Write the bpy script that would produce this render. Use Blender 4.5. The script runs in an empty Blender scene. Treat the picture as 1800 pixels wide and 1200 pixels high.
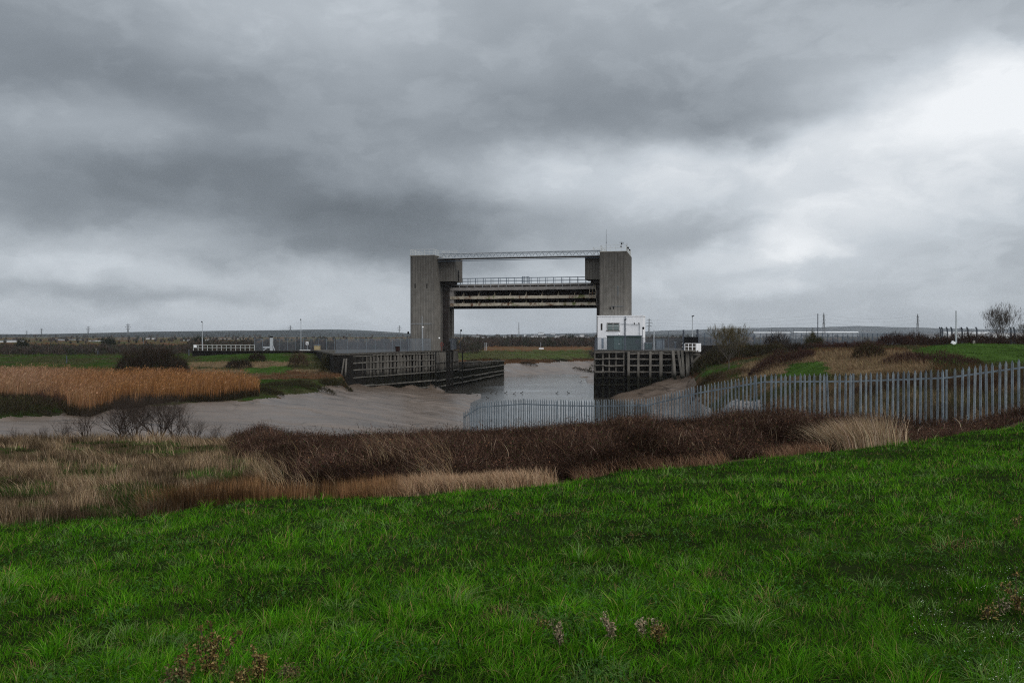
import bpy, math, random
import numpy as np
from mathutils import Vector
random.seed(7)
rng = np.random.default_rng(11)
R = math.radians
EYE = 10.3          # eye height above low water (water surface is Z = 0)
F = 1500.0
scene = bpy.context.scene

# ------------------------------------------------------------ camera
cam_d = bpy.data.cameras.new("camera"); cam_d.lens = 30; cam_d.sensor_width = 36
cam_d.clip_start = 0.1; cam_d.clip_end = 40000
cam = bpy.data.objects.new("camera", cam_d); scene.collection.objects.link(cam)
cam.location = (0, 0, EYE); cam.rotation_euler = (R(90 - 0.38), 0, 0)
scene.camera = cam

# ------------------------------------------------------------ world
SUN_AZ, SUN_EL = 128, 38
world = bpy.data.worlds.new("World"); scene.world = world; world.use_nodes = True
nt = world.node_tree; N = nt.nodes; Lk = nt.links; N.clear()
def nd(t, **k):
    n = N.new(t)
    for a, b in k.items(): setattr(n, a, b)
    return n
def val(sock, v):
    if hasattr(v, 'is_output') or isinstance(v, bpy.types.NodeSocket): Lk.new(v, sock)
    else: sock.default_value = v
def m_(op, a, b=0.0, c=0.0, clamp=False):
    n = nd('ShaderNodeMath', operation=op); n.use_clamp = clamp
    val(n.inputs[0], a); val(n.inputs[1], b); val(n.inputs[2], c); return n.outputs[0]
def v_(op, a, b=(0, 0, 0), s=None):
    n = nd('ShaderNodeVectorMath', operation=op); val(n.inputs[0], a); val(n.inputs[1], b)
    if s is not None: val(n.inputs['Scale'], s)
    return n.outputs['Value'] if op in ('DOT_PRODUCT', 'LENGTH') else n.outputs['Vector']
tc = nd('ShaderNodeTexCoord'); gen = tc.outputs['Generated']
sep = nd('ShaderNodeSeparateXYZ'); Lk.new(gen, sep.inputs[0])
dx, dy, dz = sep.outputs
az = m_('ARCTAN2', dx, dy); el = m_('ARCSINE', dz)
den = m_('ADD', m_('ABSOLUTE', dz), 0.16)
cx = m_('DIVIDE', dx, den); cy = m_('DIVIDE', dy, den)
comb = nd('ShaderNodeCombineXYZ'); Lk.new(cx, comb.inputs[0]); Lk.new(cy, comb.inputs[1]); plan = comb.outputs[0]
ae = nd('ShaderNodeCombineXYZ'); Lk.new(az, ae.inputs[0]); Lk.new(el, ae.inputs[1]); aev = ae.outputs[0]
def noise(vec, scale, detail, rough=.5, dist=0.0):
    n = nd('ShaderNodeTexNoise'); Lk.new(vec, n.inputs['Vector'])
    n.inputs['Scale'].default_value = scale; n.inputs['Detail'].default_value = detail
    n.inputs['Roughness'].default_value = rough; n.inputs['Distortion'].default_value = dist
    return n
stretch = v_('MULTIPLY', aev, (1.0, 2.3, 1.0))
w1 = v_('SUBTRACT', noise(stretch, 3.0, 3, .5).outputs['Color'], (.5, .5, .5))
w2 = v_('SUBTRACT', noise(v_('MULTIPLY', aev, (1.0, 1.8, 1.0)), 10.0, 7, .6).outputs['Color'], (.5, .5, .5))
warp = v_('ADD', aev, v_('MULTIPLY', w1, (.20, .075, 0)))
warp = v_('ADD', warp, v_('MULTIPLY', w2, (.085, .048, 0)))
# cloud masses: (px, py, half-width px, half-height px, brightness) measured as directions
BASE = 0.455
BLOBS = [
 (60, 60, 300, 100, -.13), (170, 130, 230, 60, -.06), (450, 20, 200, 60, .06), (150, 205, 90, 32, .085), (560, 60, 130, 50, .05),
 (330, 240, 260, 60, -.05), (480, 350, 340, 58, -.15), (740, 405, 190, 50, -.14), (120, 330, 260, 45, -.08),
 (700, 260, 260, 60, -.07), (900, 170, 330, 70, -.05), (1150, 195, 250, 42, -.10), (1340, 215, 150, 22, -.09), (1060, 110, 240, 60, -.03),
 (960, 320, 190, 42, .10), (1150, 285, 190, 45, .10), (1150, 360, 200, 50, .06), (880, 345, 90, 30, .05),
 (1400, 120, 200, 45, -.02), (1800, 165, 190, 58, .40), (1620, 205, 230, 75, .13), (1500, 300, 190, 75, .14), (1700, 330, 240, 90, .13),
 (1400, 428, 65, 16, .14), (1310, 447, 110, 14, .13), (1480, 400, 90, 40, .12), (1230, 415, 130, 25, -.06), (1200, 480, 260, 30, .13), (1320, 498, 70, 12, .12),
 (1620, 480, 260, 40, .02), (1480, 340, 60, 30, -.06), (1680, 270, 60, 30, -.06),
 (120, 425, 200, 26, .05), (260, 468, 220, 20, .13), (620, 455, 200, 24, -.09), (180, 510, 220, 14, -.07), (560, 505, 150, 26, .06), (900, 560, 900, 26, .06), (60, 540, 200, 16, .05),
]
acc = None
for (px, py, sx, sy, amp) in BLOBS:
    a0 = math.atan((px - 900) / F); e0 = math.atan((590 - py) / F * math.cos(a0))
    d = v_('MULTIPLY', v_('SUBTRACT', warp, (a0, e0, 0)), (F / sx * .8, F / sy * .8, 0))
    g = m_('EXPONENT', m_('MULTIPLY', m_('POWER', v_('DOT_PRODUCT', d, d), 1.5), -.8))
    acc = m_('MULTIPLY_ADD', g, amp, acc if acc is not None else BASE)
nb = m_('SUBTRACT', noise(v_('MULTIPLY', plan, (1.0, .8, 1)), 1.3, 6, .55, .3).outputs['Fac'], .5)
nf = m_('SUBTRACT', noise(v_('MULTIPLY', aev, (1.0, 1.75, 1.0)), 9.0, 8, .58, .5).outputs['Fac'], .5)
nl = noise(v_('ADD', v_('MULTIPLY', aev, (1.0, 2.1, 1.0)), v_('MULTIPLY', w2, (.10, .10, 0))), 7.0, 7, .56, .2).outputs['Fac']
lump = nd('ShaderNodeMapRange'); Lk.new(nl, lump.inputs[0]); lump.interpolation_type = 'SMOOTHSTEP'; lump.inputs[1].default_value = .46; lump.inputs[2].default_value = .60; lump.inputs[3].default_value = -.05; lump.inputs[4].default_value = .07
lum = m_('MULTIPLY', acc, m_('ADD', 1.0, m_('ADD', lump.outputs[0], m_('ADD', m_('MULTIPLY', nb, .22), m_('MULTIPLY', nf, .27)))))
# unseen sky overhead and behind made brighter, to light ground and front faces
up = nd('ShaderNodeMapRange'); Lk.new(el, up.inputs[0]); up.inputs[1].default_value = R(24); up.inputs[2].default_value = R(60)
up.inputs[3].default_value = 0; up.inputs[4].default_value = .40; up.interpolation_type = 'SMOOTHSTEP'
lum = m_('ADD', lum, up.outputs[0])
bk = nd('ShaderNodeMapRange'); Lk.new(dy, bk.inputs[0]); bk.inputs[1].default_value = .35; bk.inputs[2].default_value = -.5; bk.inputs[3].default_value = 0; bk.inputs[4].default_value = .45
lum = m_('ADD', lum, bk.outputs[0])
lum = m_('MULTIPLY_ADD', lum, 1.10, -.025)
lum = m_('MAXIMUM', lum, .05)
cr = nd('ShaderNodeValToRGB'); Lk.new(lum, cr.inputs[0])
e = cr.color_ramp.elements; e[0].position = 0.0; e[0].color = (0.0, 0.0, 0.0, 1); e[1].position = 1.0; e[1].color = (.93, .96, .99, 1)
for p, c in ((.14, (.121, .140, .160)), (.26, (.231, .261, .293)), (.40, (.356, .395, .435)), (.65, (.59, .64, .69))):
    q = e.new(p); q.color = (*c, 1)
sky = nd('ShaderNodeTexSky', sky_type='NISHITA'); sky.sun_disc = False
sky.sun_elevation = R(SUN_EL); sky.sun_rotation = R(SUN_AZ)
sky.air_density = 1.0; sky.dust_density = 3.0
bg1 = nd('ShaderNodeBackground'); Lk.new(sky.outputs[0], bg1.inputs[0]); bg1.inputs[1].default_value = 0.05
bg2 = nd('ShaderNodeBackground'); Lk.new(cr.outputs[0], bg2.inputs[0]); bg2.inputs[1].default_value = 1.0
mx = nd('ShaderNodeMixShader'); mx.inputs[0].default_value = .94
Lk.new(bg1.outputs[0], mx.inputs[1]); Lk.new(bg2.outputs[0], mx.inputs[2])
wo = nd('ShaderNodeOutputWorld'); Lk.new(mx.outputs[0], wo.inputs[0])

# ------------------------------------------------------------ sun
sd = bpy.data.lights.new("sun", 'SUN'); sd.energy = 1.4; sd.angle = R(30); sd.color = (1, .96, .9)
so = bpy.data.objects.new("sun", sd); scene.collection.objects.link(so)
sdir = Vector((math.sin(R(SUN_AZ)) * math.cos(R(SUN_EL)), math.cos(R(SUN_AZ)) * math.cos(R(SUN_EL)), math.sin(R(SUN_EL))))
so.rotation_euler = sdir.to_track_quat('Z', 'Y').to_euler(); so.location = (0, 0, 60)
scene.view_settings.view_transform = 'Standard'; scene.view_settings.look = 'None'
scene.view_settings.exposure = 0.0; scene.view_settings.gamma = 1.0
scene.cycles.max_bounces = 6; scene.cycles.diffuse_bounces = 3; scene.cycles.transparent_max_bounces = 16
scene.cycles.volume_bounces = 1; scene.cycles.use_denoising = False; scene.cycles.filter_width = 1.15; scene.cycles.caustics_reflective = False; scene.cycles.caustics_refractive = False

# ------------------------------------------------------------ materials
def mat(name, col, rough=.8, metal=0, var=.25, nscale=2.0, bump=0.0, bscale=20.0, attr=None, transl=0.0, spec=.08, alpha=1.0, fn=None, zdark=None, stretch=None):
    m = bpy.data.materials.new(name); m.use_nodes = True
    t = m.node_tree; n = t.nodes; l = t.links
    b = n['Principled BSDF']; b.inputs['Roughness'].default_value = rough; b.inputs['Metallic'].default_value = metal
    b.inputs['Specular IOR Level'].default_value = spec
    tcn = n.new('ShaderNodeTexCoord'); vec = tcn.outputs['Object']
    if stretch:
        mp = n.new('ShaderNodeMapping'); mp.inputs['Scale'].default_value = stretch; l.new(vec, mp.inputs[0]); vec = mp.outputs[0]
    if attr:
        an = n.new('ShaderNodeAttribute'); an.attribute_name = attr; c = an.outputs['Color']
    else:
        rg = n.new('ShaderNodeRGB'); rg.outputs[0].default_value = (*col, 1); c = rg.outputs[0]
    if var:
        no = n.new('ShaderNodeTexNoise'); no.inputs['Scale'].default_value = nscale; no.inputs['Detail'].default_value = 8
        no.inputs['Roughness'].default_value = .6; l.new(vec, no.inputs['Vector'])
        mr = n.new('ShaderNodeMapRange'); l.new(no.outputs['Fac'], mr.inputs[0]); mr.inputs[1].default_value = .3; mr.inputs[2].default_value = .7
        mr.inputs[3].default_value = 1 - var; mr.inputs[4].default_value = 1 + var
        mu = n.new('ShaderNodeVectorMath'); mu.operation = 'SCALE'; l.new(c, mu.inputs[0]); l.new(mr.outputs[0], mu.inputs['Scale']); c = mu.outputs[0]
    if zdark:      # tide-stained: weed and slime below a tide line
        z0, z1, dc = zdark
        ge = n.new('ShaderNodeNewGeometry'); sp = n.new('ShaderNodeSeparateXYZ'); l.new(ge.outputs['Position'], sp.inputs[0])
        nz = n.new('ShaderNodeTexNoise'); nz.inputs['Scale'].default_value = 1.3; l.new(ge.outputs['Position'], nz.inputs['Vector'])
        ad = n.new('ShaderNodeMath'); ad.operation = 'MULTIPLY_ADD'; l.new(nz.outputs['Fac'], ad.inputs[0]); ad.inputs[1].default_value = 1.6; l.new(sp.outputs[2], ad.inputs[2])
        mr = n.new('ShaderNodeMapRange'); l.new(ad.outputs[0], mr.inputs[0]); mr.inputs[1].default_value = z0 + .8; mr.inputs[2].default_value = z1 + .8
        mi = n.new('ShaderNodeMix'); mi.data_type = 'RGBA'; l.new(mr.outputs[0], mi.inputs['Factor']); mi.inputs['A'].default_value = (*dc, 1); l.new(c, mi.inputs['B'])
        c = mi.outputs['Result']
    if fn: c = fn(n, l, vec, c, b)
    l.new(c, b.inputs['Base Color'])
    if bump:
        bn = n.new('ShaderNodeTexNoise'); bn.inputs['Scale'].default_value = bscale; bn.inputs['Detail'].default_value = 6; l.new(vec, bn.inputs['Vector'])
        bu = n.new('ShaderNodeBump'); bu.inputs['Strength'].default_value = bump; bu.inputs['Distance'].default_value = .05
        l.new(bn.outputs['Fac'], bu.inputs['Height']); l.new(bu.outputs[0], b.inputs['Normal'])
    out = n['Material Output']; sh = b.outputs[0]
    if transl:
        tr = n.new('ShaderNodeBsdfTranslucent'); l.new(c, tr.inputs[0]); ms = n.new('ShaderNodeMixShader'); ms.inputs[0].default_value = transl
        l.new(sh, ms.inputs[1]); l.new(tr.outputs[0], ms.inputs[2]); sh = ms.outputs[0]
    if alpha < 1:
        tr = n.new('ShaderNodeBsdfTransparent'); ms = n.new('ShaderNodeMixShader'); ms.inputs[0].default_value = alpha
        l.new(tr.outputs[0], ms.inputs[1]); l.new(sh, ms.inputs[2]); sh = ms.outputs[0]
    if sh != b.outputs[0]: l.new(sh, out.inputs[0])
    return m

def concrete_fn(n, l, vec, c, b):
    # board-marked ribs, lift joints and rain streaks
    sp = n.new('ShaderNodeSeparateXYZ'); l.new(vec, sp.inputs[0])
    xy = n.new('ShaderNodeMath'); xy.operation = 'ADD'; l.new(sp.outputs[0], xy.inputs[0]); l.new(sp.outputs[1], xy.inputs[1])
    rib = n.new('ShaderNodeMath'); rib.operation = 'PINGPONG'; l.new(xy.outputs[0], rib.inputs[0]); rib.inputs[1].default_value = .26
    rr = n.new('ShaderNodeMapRange'); l.new(rib.outputs[0], rr.inputs[0]); rr.inputs[1].default_value = .04; rr.inputs[2].default_value = .12; rr.inputs[3].default_value = .82; rr.inputs[4].default_value = 1.08
    cm = n.new('ShaderNodeCombineXYZ'); l.new(xy.outputs[0], cm.inputs[0]); l.new(sp.outputs[2], cm.inputs[2])
    mp = n.new('ShaderNodeMapping'); mp.inputs['Scale'].default_value = (1.6, 1, .22); l.new(cm.outputs[0], mp.inputs[0])
    st = n.new('ShaderNodeTexNoise'); st.inputs['Scale'].default_value = 1.5; st.inputs['Detail'].default_value = 7; l.new(mp.outputs[0], st.inputs['Vector'])
    sr = n.new('ShaderNodeMapRange'); l.new(st.outputs['Fac'], sr.inputs[0]); sr.inputs[1].default_value = .35; sr.inputs[2].default_value = .65; sr.inputs[3].default_value = .84; sr.inputs[4].default_value = 1.08
    jo = n.new('ShaderNodeMath'); jo.operation = 'PINGPONG'; l.new(sp.outputs[2], jo.inputs[0]); jo.inputs[1].default_value = 1.9
    jr = n.new('ShaderNodeMapRange'); l.new(jo.outputs[0], jr.inputs[0]); jr.inputs[1].default_value = .0; jr.inputs[2].default_value = .05; jr.inputs[3].default_value = .72; jr.inputs[4].default_value = 1.0
    # darker towards the top
    tp = n.new('ShaderNodeMapRange'); l.new(sp.outputs[2], tp.inputs[0]); tp.inputs[1].default_value = 8; tp.inputs[2].default_value = 17.5; tp.inputs[3].default_value = 1.12; tp.inputs[4].default_value = .55
    x = rr.outputs[0]
    for o in (sr.outputs[0], jr.outputs[0], tp.outputs[0]):
        q = n.new('ShaderNodeMath'); q.operation = 'MULTIPLY'; l.new(x, q.inputs[0]); l.new(o, q.inputs[1]); x = q.outputs[0]
    mu = n.new('ShaderNodeVectorMath'); mu.operation = 'SCALE'; l.new(c, mu.inputs[0]); l.new(x, mu.inputs['Scale'])
    return mu.outputs[0]
def rusty_fn(n, l, vec, c, b):
    for scale, lo, hi, col in ((1.1, .52, .62, (.10, .045, .02)), (.7, .55, .62, (.13, .15, .06))):
        no = n.new('ShaderNodeTexNoise'); no.inputs['Scale'].default_value = scale; no.inputs['Detail'].default_value = 8; no.inputs['Roughness'].default_value = .7
        mp = n.new('ShaderNodeMapping'); mp.inputs['Scale'].default_value = (1, 1, .6); mp.inputs['Location'].default_value = (scale * 9, 3, 1); l.new(vec, mp.inputs[0]); l.new(mp.outputs[0], no.inputs['Vector'])
        mr = n.new('ShaderNodeMapRange'); l.new(no.outputs['Fac'], mr.inputs[0]); mr.inputs[1].default_value = lo; mr.inputs[2].default_value = hi
        mi = n.new('ShaderNodeMix'); mi.data_type = 'RGBA'; l.new(mr.outputs[0], mi.inputs['Factor']); l.new(c, mi.inputs['A']); mi.inputs['B'].default_value = (*col, 1); c = mi.outputs['Result']
    return c
M = {}
M['concrete'] = mat('concrete', (.140, .132, .120), .9, var=.18, nscale=.8, bump=.3, fn=concrete_fn)
M['plain_concrete'] = mat('plain_concrete', (.20, .19, .17), .9, var=.3, nscale=1.0)
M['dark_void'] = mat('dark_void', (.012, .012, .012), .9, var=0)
M['blue_steel'] = mat('blue_steel', (.22, .27, .33), .6, var=.25, nscale=1.5)
M['dark_steel'] = mat('dark_steel', (.035, .03, .028), .7, var=.4, nscale=1)
M['rail_steel'] = mat('rail_steel', (.09, .12, .16), .6, var=.2)
M['girder_paint'] = mat('girder_paint', (.40, .36, .29), .75, var=.25, nscale=1.2, fn=rusty_fn)
M['grey_girder'] = mat('grey_girder', (.25, .235, .225), .75, var=.25, nscale=1.2)
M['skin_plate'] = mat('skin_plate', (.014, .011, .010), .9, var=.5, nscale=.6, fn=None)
M['white_rail'] = mat('white_rail', (.48, .50, .50), .6, var=.1)
M['white_paint'] = mat('white_paint', (.78, .79, .82), .7, var=.10, nscale=1.2, stretch=(2, 2, .5))
M['timber'] = mat('timber', (.135, .126, .113), .9, var=.45, nscale=2.2, stretch=(1, 1, .25), zdark=(3.5, 4.6, (.014, .014, .010)))
M['timber_green'] = mat('timber_green', (.12, .117, .10), .9, var=.5, nscale=2.0, zdark=(3.0, 4.0, (.020, .021, .012)))
M['waling'] = mat('waling', (.10, .095, .085), .9, var=.6, nscale=1.2, zdark=(-1.8, -.8, (.03, .03, .02)))
M['dark_concrete'] = mat('dark_concrete', (.06, .056, .05), .9, var=.4)
M['sheet_pile'] = mat('sheet_pile', (.012, .011, .010), .85, var=.5, nscale=1.5)
M['galv'] = mat('galv', (.165, .20, .23), .55, metal=.1, var=.38, nscale=3.5, spec=.3)
M['galv_old'] = mat('galv_old', (.13, .155, .175), .55, metal=.1, var=.3, nscale=9, spec=.35)
M['mesh'] = mat('mesh', (.14, .165, .20), .7, var=.0, alpha=.45)
M['mesh_thin'] = mat('mesh_thin', (.13, .155, .19), .7, var=.0, alpha=.30)
M['post_pale'] = mat('post_pale', (.38, .41, .44), .6, var=.1)
M['post_dark'] = mat('post_dark', (.07, .08, .10), .6, var=.2)
M['green_box'] = mat('green_box', (.035, .055, .05), .7, var=.2, nscale=3)
M['green_box2'] = mat('green_box2', (.06, .10, .095), .7, var=.15, nscale=3)
M['grey_box'] = mat('grey_box', (.15, .18, .21), .6, var=.15, nscale=3)
M['glass'] = mat('glass', (.03, .04, .045), .15, var=0, spec=.6)
M['glass_pale'] = mat('glass_pale', (.14, .18, .18), .3, var=0, spec=.5)
M['black_board'] = mat('black_board', (.006, .006, .007), .8, var=0)
M['beige'] = mat('beige', (.33, .27, .16), .8, var=.3, nscale=4)
M['red'] = mat('red', (.14, .03, .025), .6, var=.1)
M['brown_box'] = mat('brown_box', (.025, .012, .01), .8, var=.2)
M['lamp_white'] = mat('lamp_white', (.85, .85, .85), .4, var=0)
M['bark'] = mat('bark', (.055, .042, .035), .9, var=.35, nscale=8)
M['bark_grey'] = mat('bark_grey', (.085, .075, .065), .9, var=.3, nscale=4)
M['pylon'] = mat('pylon', (.12, .13, .14), .6, var=0)
M['veg'] = mat('veg', (0, 0, 0), .55, var=0, attr='col', transl=.30, spec=.25)
M['grassveg'] = mat('grassveg', (0, 0, 0), .5, var=0, attr='col', transl=.28, spec=.03)
M['dryveg'] = mat('dryveg', (0, 0, 0), .85, var=0, attr='col', transl=.12, spec=.0)
M['warehouse'] = mat('warehouse', (.62, .64, .66), .7, var=.06, nscale=.05)
M['warehouse_grey'] = mat('warehouse_grey', (.30, .32, .34), .7, var=.1, nscale=.05)
M['roof_grey'] = mat('roof_grey', (.16, .16, .17), .8, var=.1, nscale=.1)
M['tyre'] = mat('tyre', (.02, .02, .02), .9, var=0)
M['duck'] = mat('duck', (.03, .025, .02), .8, var=.3)

# ------------------------------------------------------------ mesh helpers
col = scene.collection
class MB:
    def __init__(s): s.v = []; s.f = []
    def prism(s, pts, z0, z1, zt=None):
        n = len(pts); k = len(s.v)
        a = sum(pts[i][0] * pts[(i + 1) % n][1] - pts[(i + 1) % n][0] * pts[i][1] for i in range(n))
        if a < 0: pts = pts[::-1]
        s.v += [(p[0], p[1], z0) for p in pts] + [(p[0], p[1], z1) for p in pts]
        s.f.append([k + i for i in range(n)][::-1]); s.f.append([k + n + i for i in range(n)])
        for i in range(n): j = (i + 1) % n; s.f.append([k + i, k + j, k + n + j, k + n + i])
    def box(s, x0, x1, y0, y1, z0, z1):
        s.prism([(x0, y0), (x1, y0), (x1, y1), (x0, y1)], z0, z1)
    def bar(s, p, q, w, h=None, sides=4):
        """square or round bar from p to q"""
        h = h or w; p = Vector(p); q = Vector(q); d = (q - p)
        if d.length < 1e-6: return
        d.normalize(); up = Vector((0, 0, 1)) if abs(d.z) < .9 else Vector((1, 0, 0))
        a = d.cross(up).normalized(); b = a.cross(d).normalized(); k = len(s.v)
        off = math.pi / 4 if sides == 4 else 0; sc = math.sqrt(2) if sides == 4 else 1
        for c in (p, q):
            for i in range(sides):
                t = off + 2 * math.pi * i / sides
                s.v.append(tuple(c + a * (math.cos(t) * w / 2 * sc) + b * (math.sin(t) * h / 2 * sc)))
        s.f.append([k + i for i in range(sides)]); s.f.append([k + sides + i for i in range(sides)][::-1])
        for i in range(sides): j = (i + 1) % sides; s.f.append([k + i, k + sides + i, k + sides + j, k + j])
    def ball(s, c, r, n=8, sc=(1, 1, 1)):
        k = len(s.v); c = Vector(c)
        for i in range(1, n // 2):
            for j in range(n):
                th = math.pi * i / (n // 2); ph = 2 * math.pi * j / n
                s.v.append((c.x + r * sc[0] * math.sin(th) * math.cos(ph), c.y + r * sc[1] * math.sin(th) * math.sin(ph), c.z + r * sc[2] * math.cos(th)))
        s.v.append((c.x, c.y, c.z + r * sc[2])); s.v.append((c.x, c.y, c.z - r * sc[2])); T = len(s.v) - 2; rows = n // 2 - 1
        for i in range(rows - 1):
            for j in range(n):
                j2 = (j + 1) % n; s.f.append([k + i * n + j, k + (i + 1) * n + j, k + (i + 1) * n + j2, k + i * n + j2])
        for j in range(n):
            j2 = (j + 1) % n; s.f.append([T, k + j, k + j2]); s.f.append([T + 1, k + (rows - 1) * n + j2, k + (rows - 1) * n + j])
def to_mesh(name, verts, faces):
    me = bpy.data.meshes.new(name); me.from_pydata(verts, [], faces); me.update(); return me
def tag(o, label=None, cat=None, group=None, kind=None):
    if label: o['label'] = label
    if cat: o['category'] = cat
    if group: o['group'] = group
    if kind: o['kind'] = kind
    return o
TH = R(12); OX, OY = -19.44, 162.0; CT, ST = math.cos(TH), math.sin(TH)
def W(a, b, z=0): return (OX + a * CT + b * ST, OY - a * ST + b * CT, z)      # barrier frame -> world
def A(px, b): t = (px - 900) / F; X0 = OX + ST * b; Y0 = OY + CT * b; return (t * Y0 - X0) / (CT + ST * t)
def Zy(y, Y): return EYE - (y - 590) * Y / F
def Pw(px, y, Y): return ((px - 900) / F * Y, Y, Zy(y, Y))
class Thing:
    """an Empty at the thing's base; geometry is given in world (or barrier-frame) coordinates"""
    def __init__(s, name, label, cat, base, group=None, frame='w'):
        s.base = base; s.frame = frame; o = bpy.data.objects.new(name, None); col.objects.link(o); s.o = o
        o.empty_display_size = .2
        if frame == 'b': o.location = W(*base); o.rotation_euler = (0, 0, -TH)
        else: o.location = base
        tag(o, label, cat, group)
    def part(s, name, mb, m, parent=None, smooth=False):
        bx, by, bz = s.base
        me = to_mesh(name, [(x - bx, y - by, z - bz) for x, y, z in mb.v], mb.f); me.materials.append(M[m] if isinstance(m, str) else m)
        if smooth: me.shade_smooth()
        o = bpy.data.objects.new(name, me); col.objects.link(o); o.parent = parent or s.o; return o
def single(name, mb, m, label, cat, group=None, kind=None):
    cx = sum(v[0] for v in mb.v) / len(mb.v); cy = sum(v[1] for v in mb.v) / len(mb.v); cz = min(v[2] for v in mb.v)
    me = to_mesh(name, [(x - cx, y - cy, z - cz) for x, y, z in mb.v], mb.f); me.materials.append(M[m] if isinstance(m, str) else m)
    o = bpy.data.objects.new(name, me); col.objects.link(o); o.location = (cx, cy, cz); return tag(o, label, cat, group, kind)
def copy_tree(o, parent=None):
    c = o.copy(); col.objects.link(c); c.parent = parent
    for ch in list(o.children): copy_tree(ch, c)
    return c
# ---- numpy meshes
def np_mesh(name, V, sizes, idx, colr=None, mat_=None, smooth=False):
    me = bpy.data.meshes.new(name); V = np.asarray(V, np.float32)
    me.vertices.add(len(V)); me.vertices.foreach_set('co', V.ravel())
    me.loops.add(len(idx)); me.loops.foreach_set('vertex_index', np.asarray(idx, np.int32))
    me.polygons.add(len(sizes)); st = np.zeros(len(sizes), np.int32); st[1:] = np.cumsum(sizes)[:-1]
    me.polygons.foreach_set('loop_start', st); me.update(calc_edges=True)
    if smooth: me.shade_smooth()
    if colr is not None:
        at = me.color_attributes.new('col', 'FLOAT_COLOR', 'POINT')
        c = np.ones((len(V), 4), np.float32); c[:, :3] = colr; at.data.foreach_set('color', c.ravel())
    if mat_ is not None: me.materials.append(M[mat_])
    return me
def np_obj(name, me, loc=(0, 0, 0), **k):
    o = bpy.data.objects.new(name, me); col.objects.link(o); o.location = loc; return tag(o, **k)
def blades(P, H, Wd, lean, cols, segs=3, curve=1.0, taper=1.3, phi=None):
    """bent grass blades: P (n,3), H height, Wd width, lean (n,2) horizontal reach as a share of H"""
    n = len(P); phi = rng.uniform(0, np.pi, n) if phi is None else phi
    wx = np.cos(phi); wy = np.sin(phi)
    if segs == 1: S = [0, 1.0]
    elif segs == 2: S = [0, .55, 1.0]
    else: S = [0, .4, .75, 1.0]
    rows = []; L2 = np.hypot(lean[:, 0], lean[:, 1])
    for s in S:
        r = s ** (1.0 + curve)
        z = H * s * np.sqrt(np.clip(1 - (.75 * L2 * s) ** 2 * .8, .08, 1))
        cx_ = P[:, 0] + lean[:, 0] * H * r; cy_ = P[:, 1] + lean[:, 1] * H * r; cz_ = P[:, 2] + z
        wv = Wd * (1 - s ** taper) * .5
        if s < 1:
            rows.append(np.stack([cx_ - wx * wv, cy_ - wy * wv, cz_], 1)); rows.append(np.stack([cx_ + wx * wv, cy_ + wy * wv, cz_], 1))
        else: rows.append(np.stack([cx_, cy_, cz_], 1))
    k = len(rows); V = np.stack(rows, 1).reshape(-1, 3)
    base = np.arange(n)[:, None] * k; loc = []; sizes = []
    for i in range(len(S) - 2): loc += [2 * i, 2 * i + 1, 2 * i + 3, 2 * i + 2]; sizes.append(4)
    i = len(S) - 2; loc += [2 * i, 2 * i + 1, 2 * i + 2]; sizes.append(3)
    idx = (base + np.array(loc)[None]).ravel(); C = np.repeat(cols, k, axis=0)
    return V, np.tile(sizes, n), idx, C
def merge(parts):
    Vs, Ss, Is, Cs = [], [], [], []; off = 0
    for V, S, I, C in parts: Vs.append(V); Ss.append(S); Is.append(I + off); Cs.append(C); off += len(V)
    return np.concatenate(Vs), np.concatenate(Ss), np.concatenate(Is), np.concatenate(Cs)
def segs_np(S, sides=3):
    """S: (n,8) x0 y0 z0 x1 y1 z1 r0 r1 -> prisms"""
    S = np.asarray(S, float); p = S[:, :3]; q = S[:, 3:6]; d = q - p; d /= np.linalg.norm(d, axis=1, keepdims=True) + 1e-9
    up = np.where(np.abs(d[:, 2:3]) < .9, np.array([[0, 0, 1.0]]), np.array([[1.0, 0, 0]]))
    a = np.cross(d, up); a /= np.linalg.norm(a, axis=1, keepdims=True) + 1e-9; b = np.cross(d, a); rows = []
    for c, r in ((p, S[:, 6:7]), (q, S[:, 7:8])):
        for i in range(sides):
            t = 2 * math.pi * i / sides; rows.append(c + a * r * math.cos(t) + b * r * math.sin(t))
    V = np.stack(rows, 1).reshape(-1, 3); n = len(S); k = 2 * sides; loc = []
    for i in range(sides): j = (i + 1) % sides; loc += [i, sides + i, sides + j, j]
    idx = (np.arange(n)[:, None] * k + np.array(loc)[None]).ravel(); return V, np.full(n * sides, 4), idx
# ---- noise
def _h(i, j, s): v = np.sin(i * 127.1 + j * 311.7 + s * 74.7) * 43758.5453; return v - np.floor(v)
def vnoise(x, y, s=0):
    i = np.floor(x); j = np.floor(y); u = x - i; v = y - j; u = u * u * (3 - 2 * u); v = v * v * (3 - 2 * v)
    return (_h(i, j, s) * (1 - u) + _h(i + 1, j, s) * u) * (1 - v) + (_h(i, j + 1, s) * (1 - u) + _h(i + 1, j + 1, s) * u) * v
def fbm(x, y, o=4, s=0):
    r = 0; a = .5; t = 0
    for k in range(o): r = r + a * vnoise(x, y, s + k); t += a; x = x * 2.03 + 5.1; y = y * 2.03 + 1.7; a *= .5
    return r / t - .5
def sstep(a, b, x): t = np.clip((x - a) / (b - a), 0, 1); return t * t * (3 - 2 * t)
def inpoly(x, y, poly):
    r = np.zeros(x.shape, bool); n = len(poly)
    for i in range(n):
        x0, y0 = poly[i]; x1, y1 = poly[(i + 1) % n]
        c = ((y0 > y) != (y1 > y)); r ^= c & (x < (x1 - x0) * (y - y0) / ((y1 - y0) + 1e-12) + x0)
    return r

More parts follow.
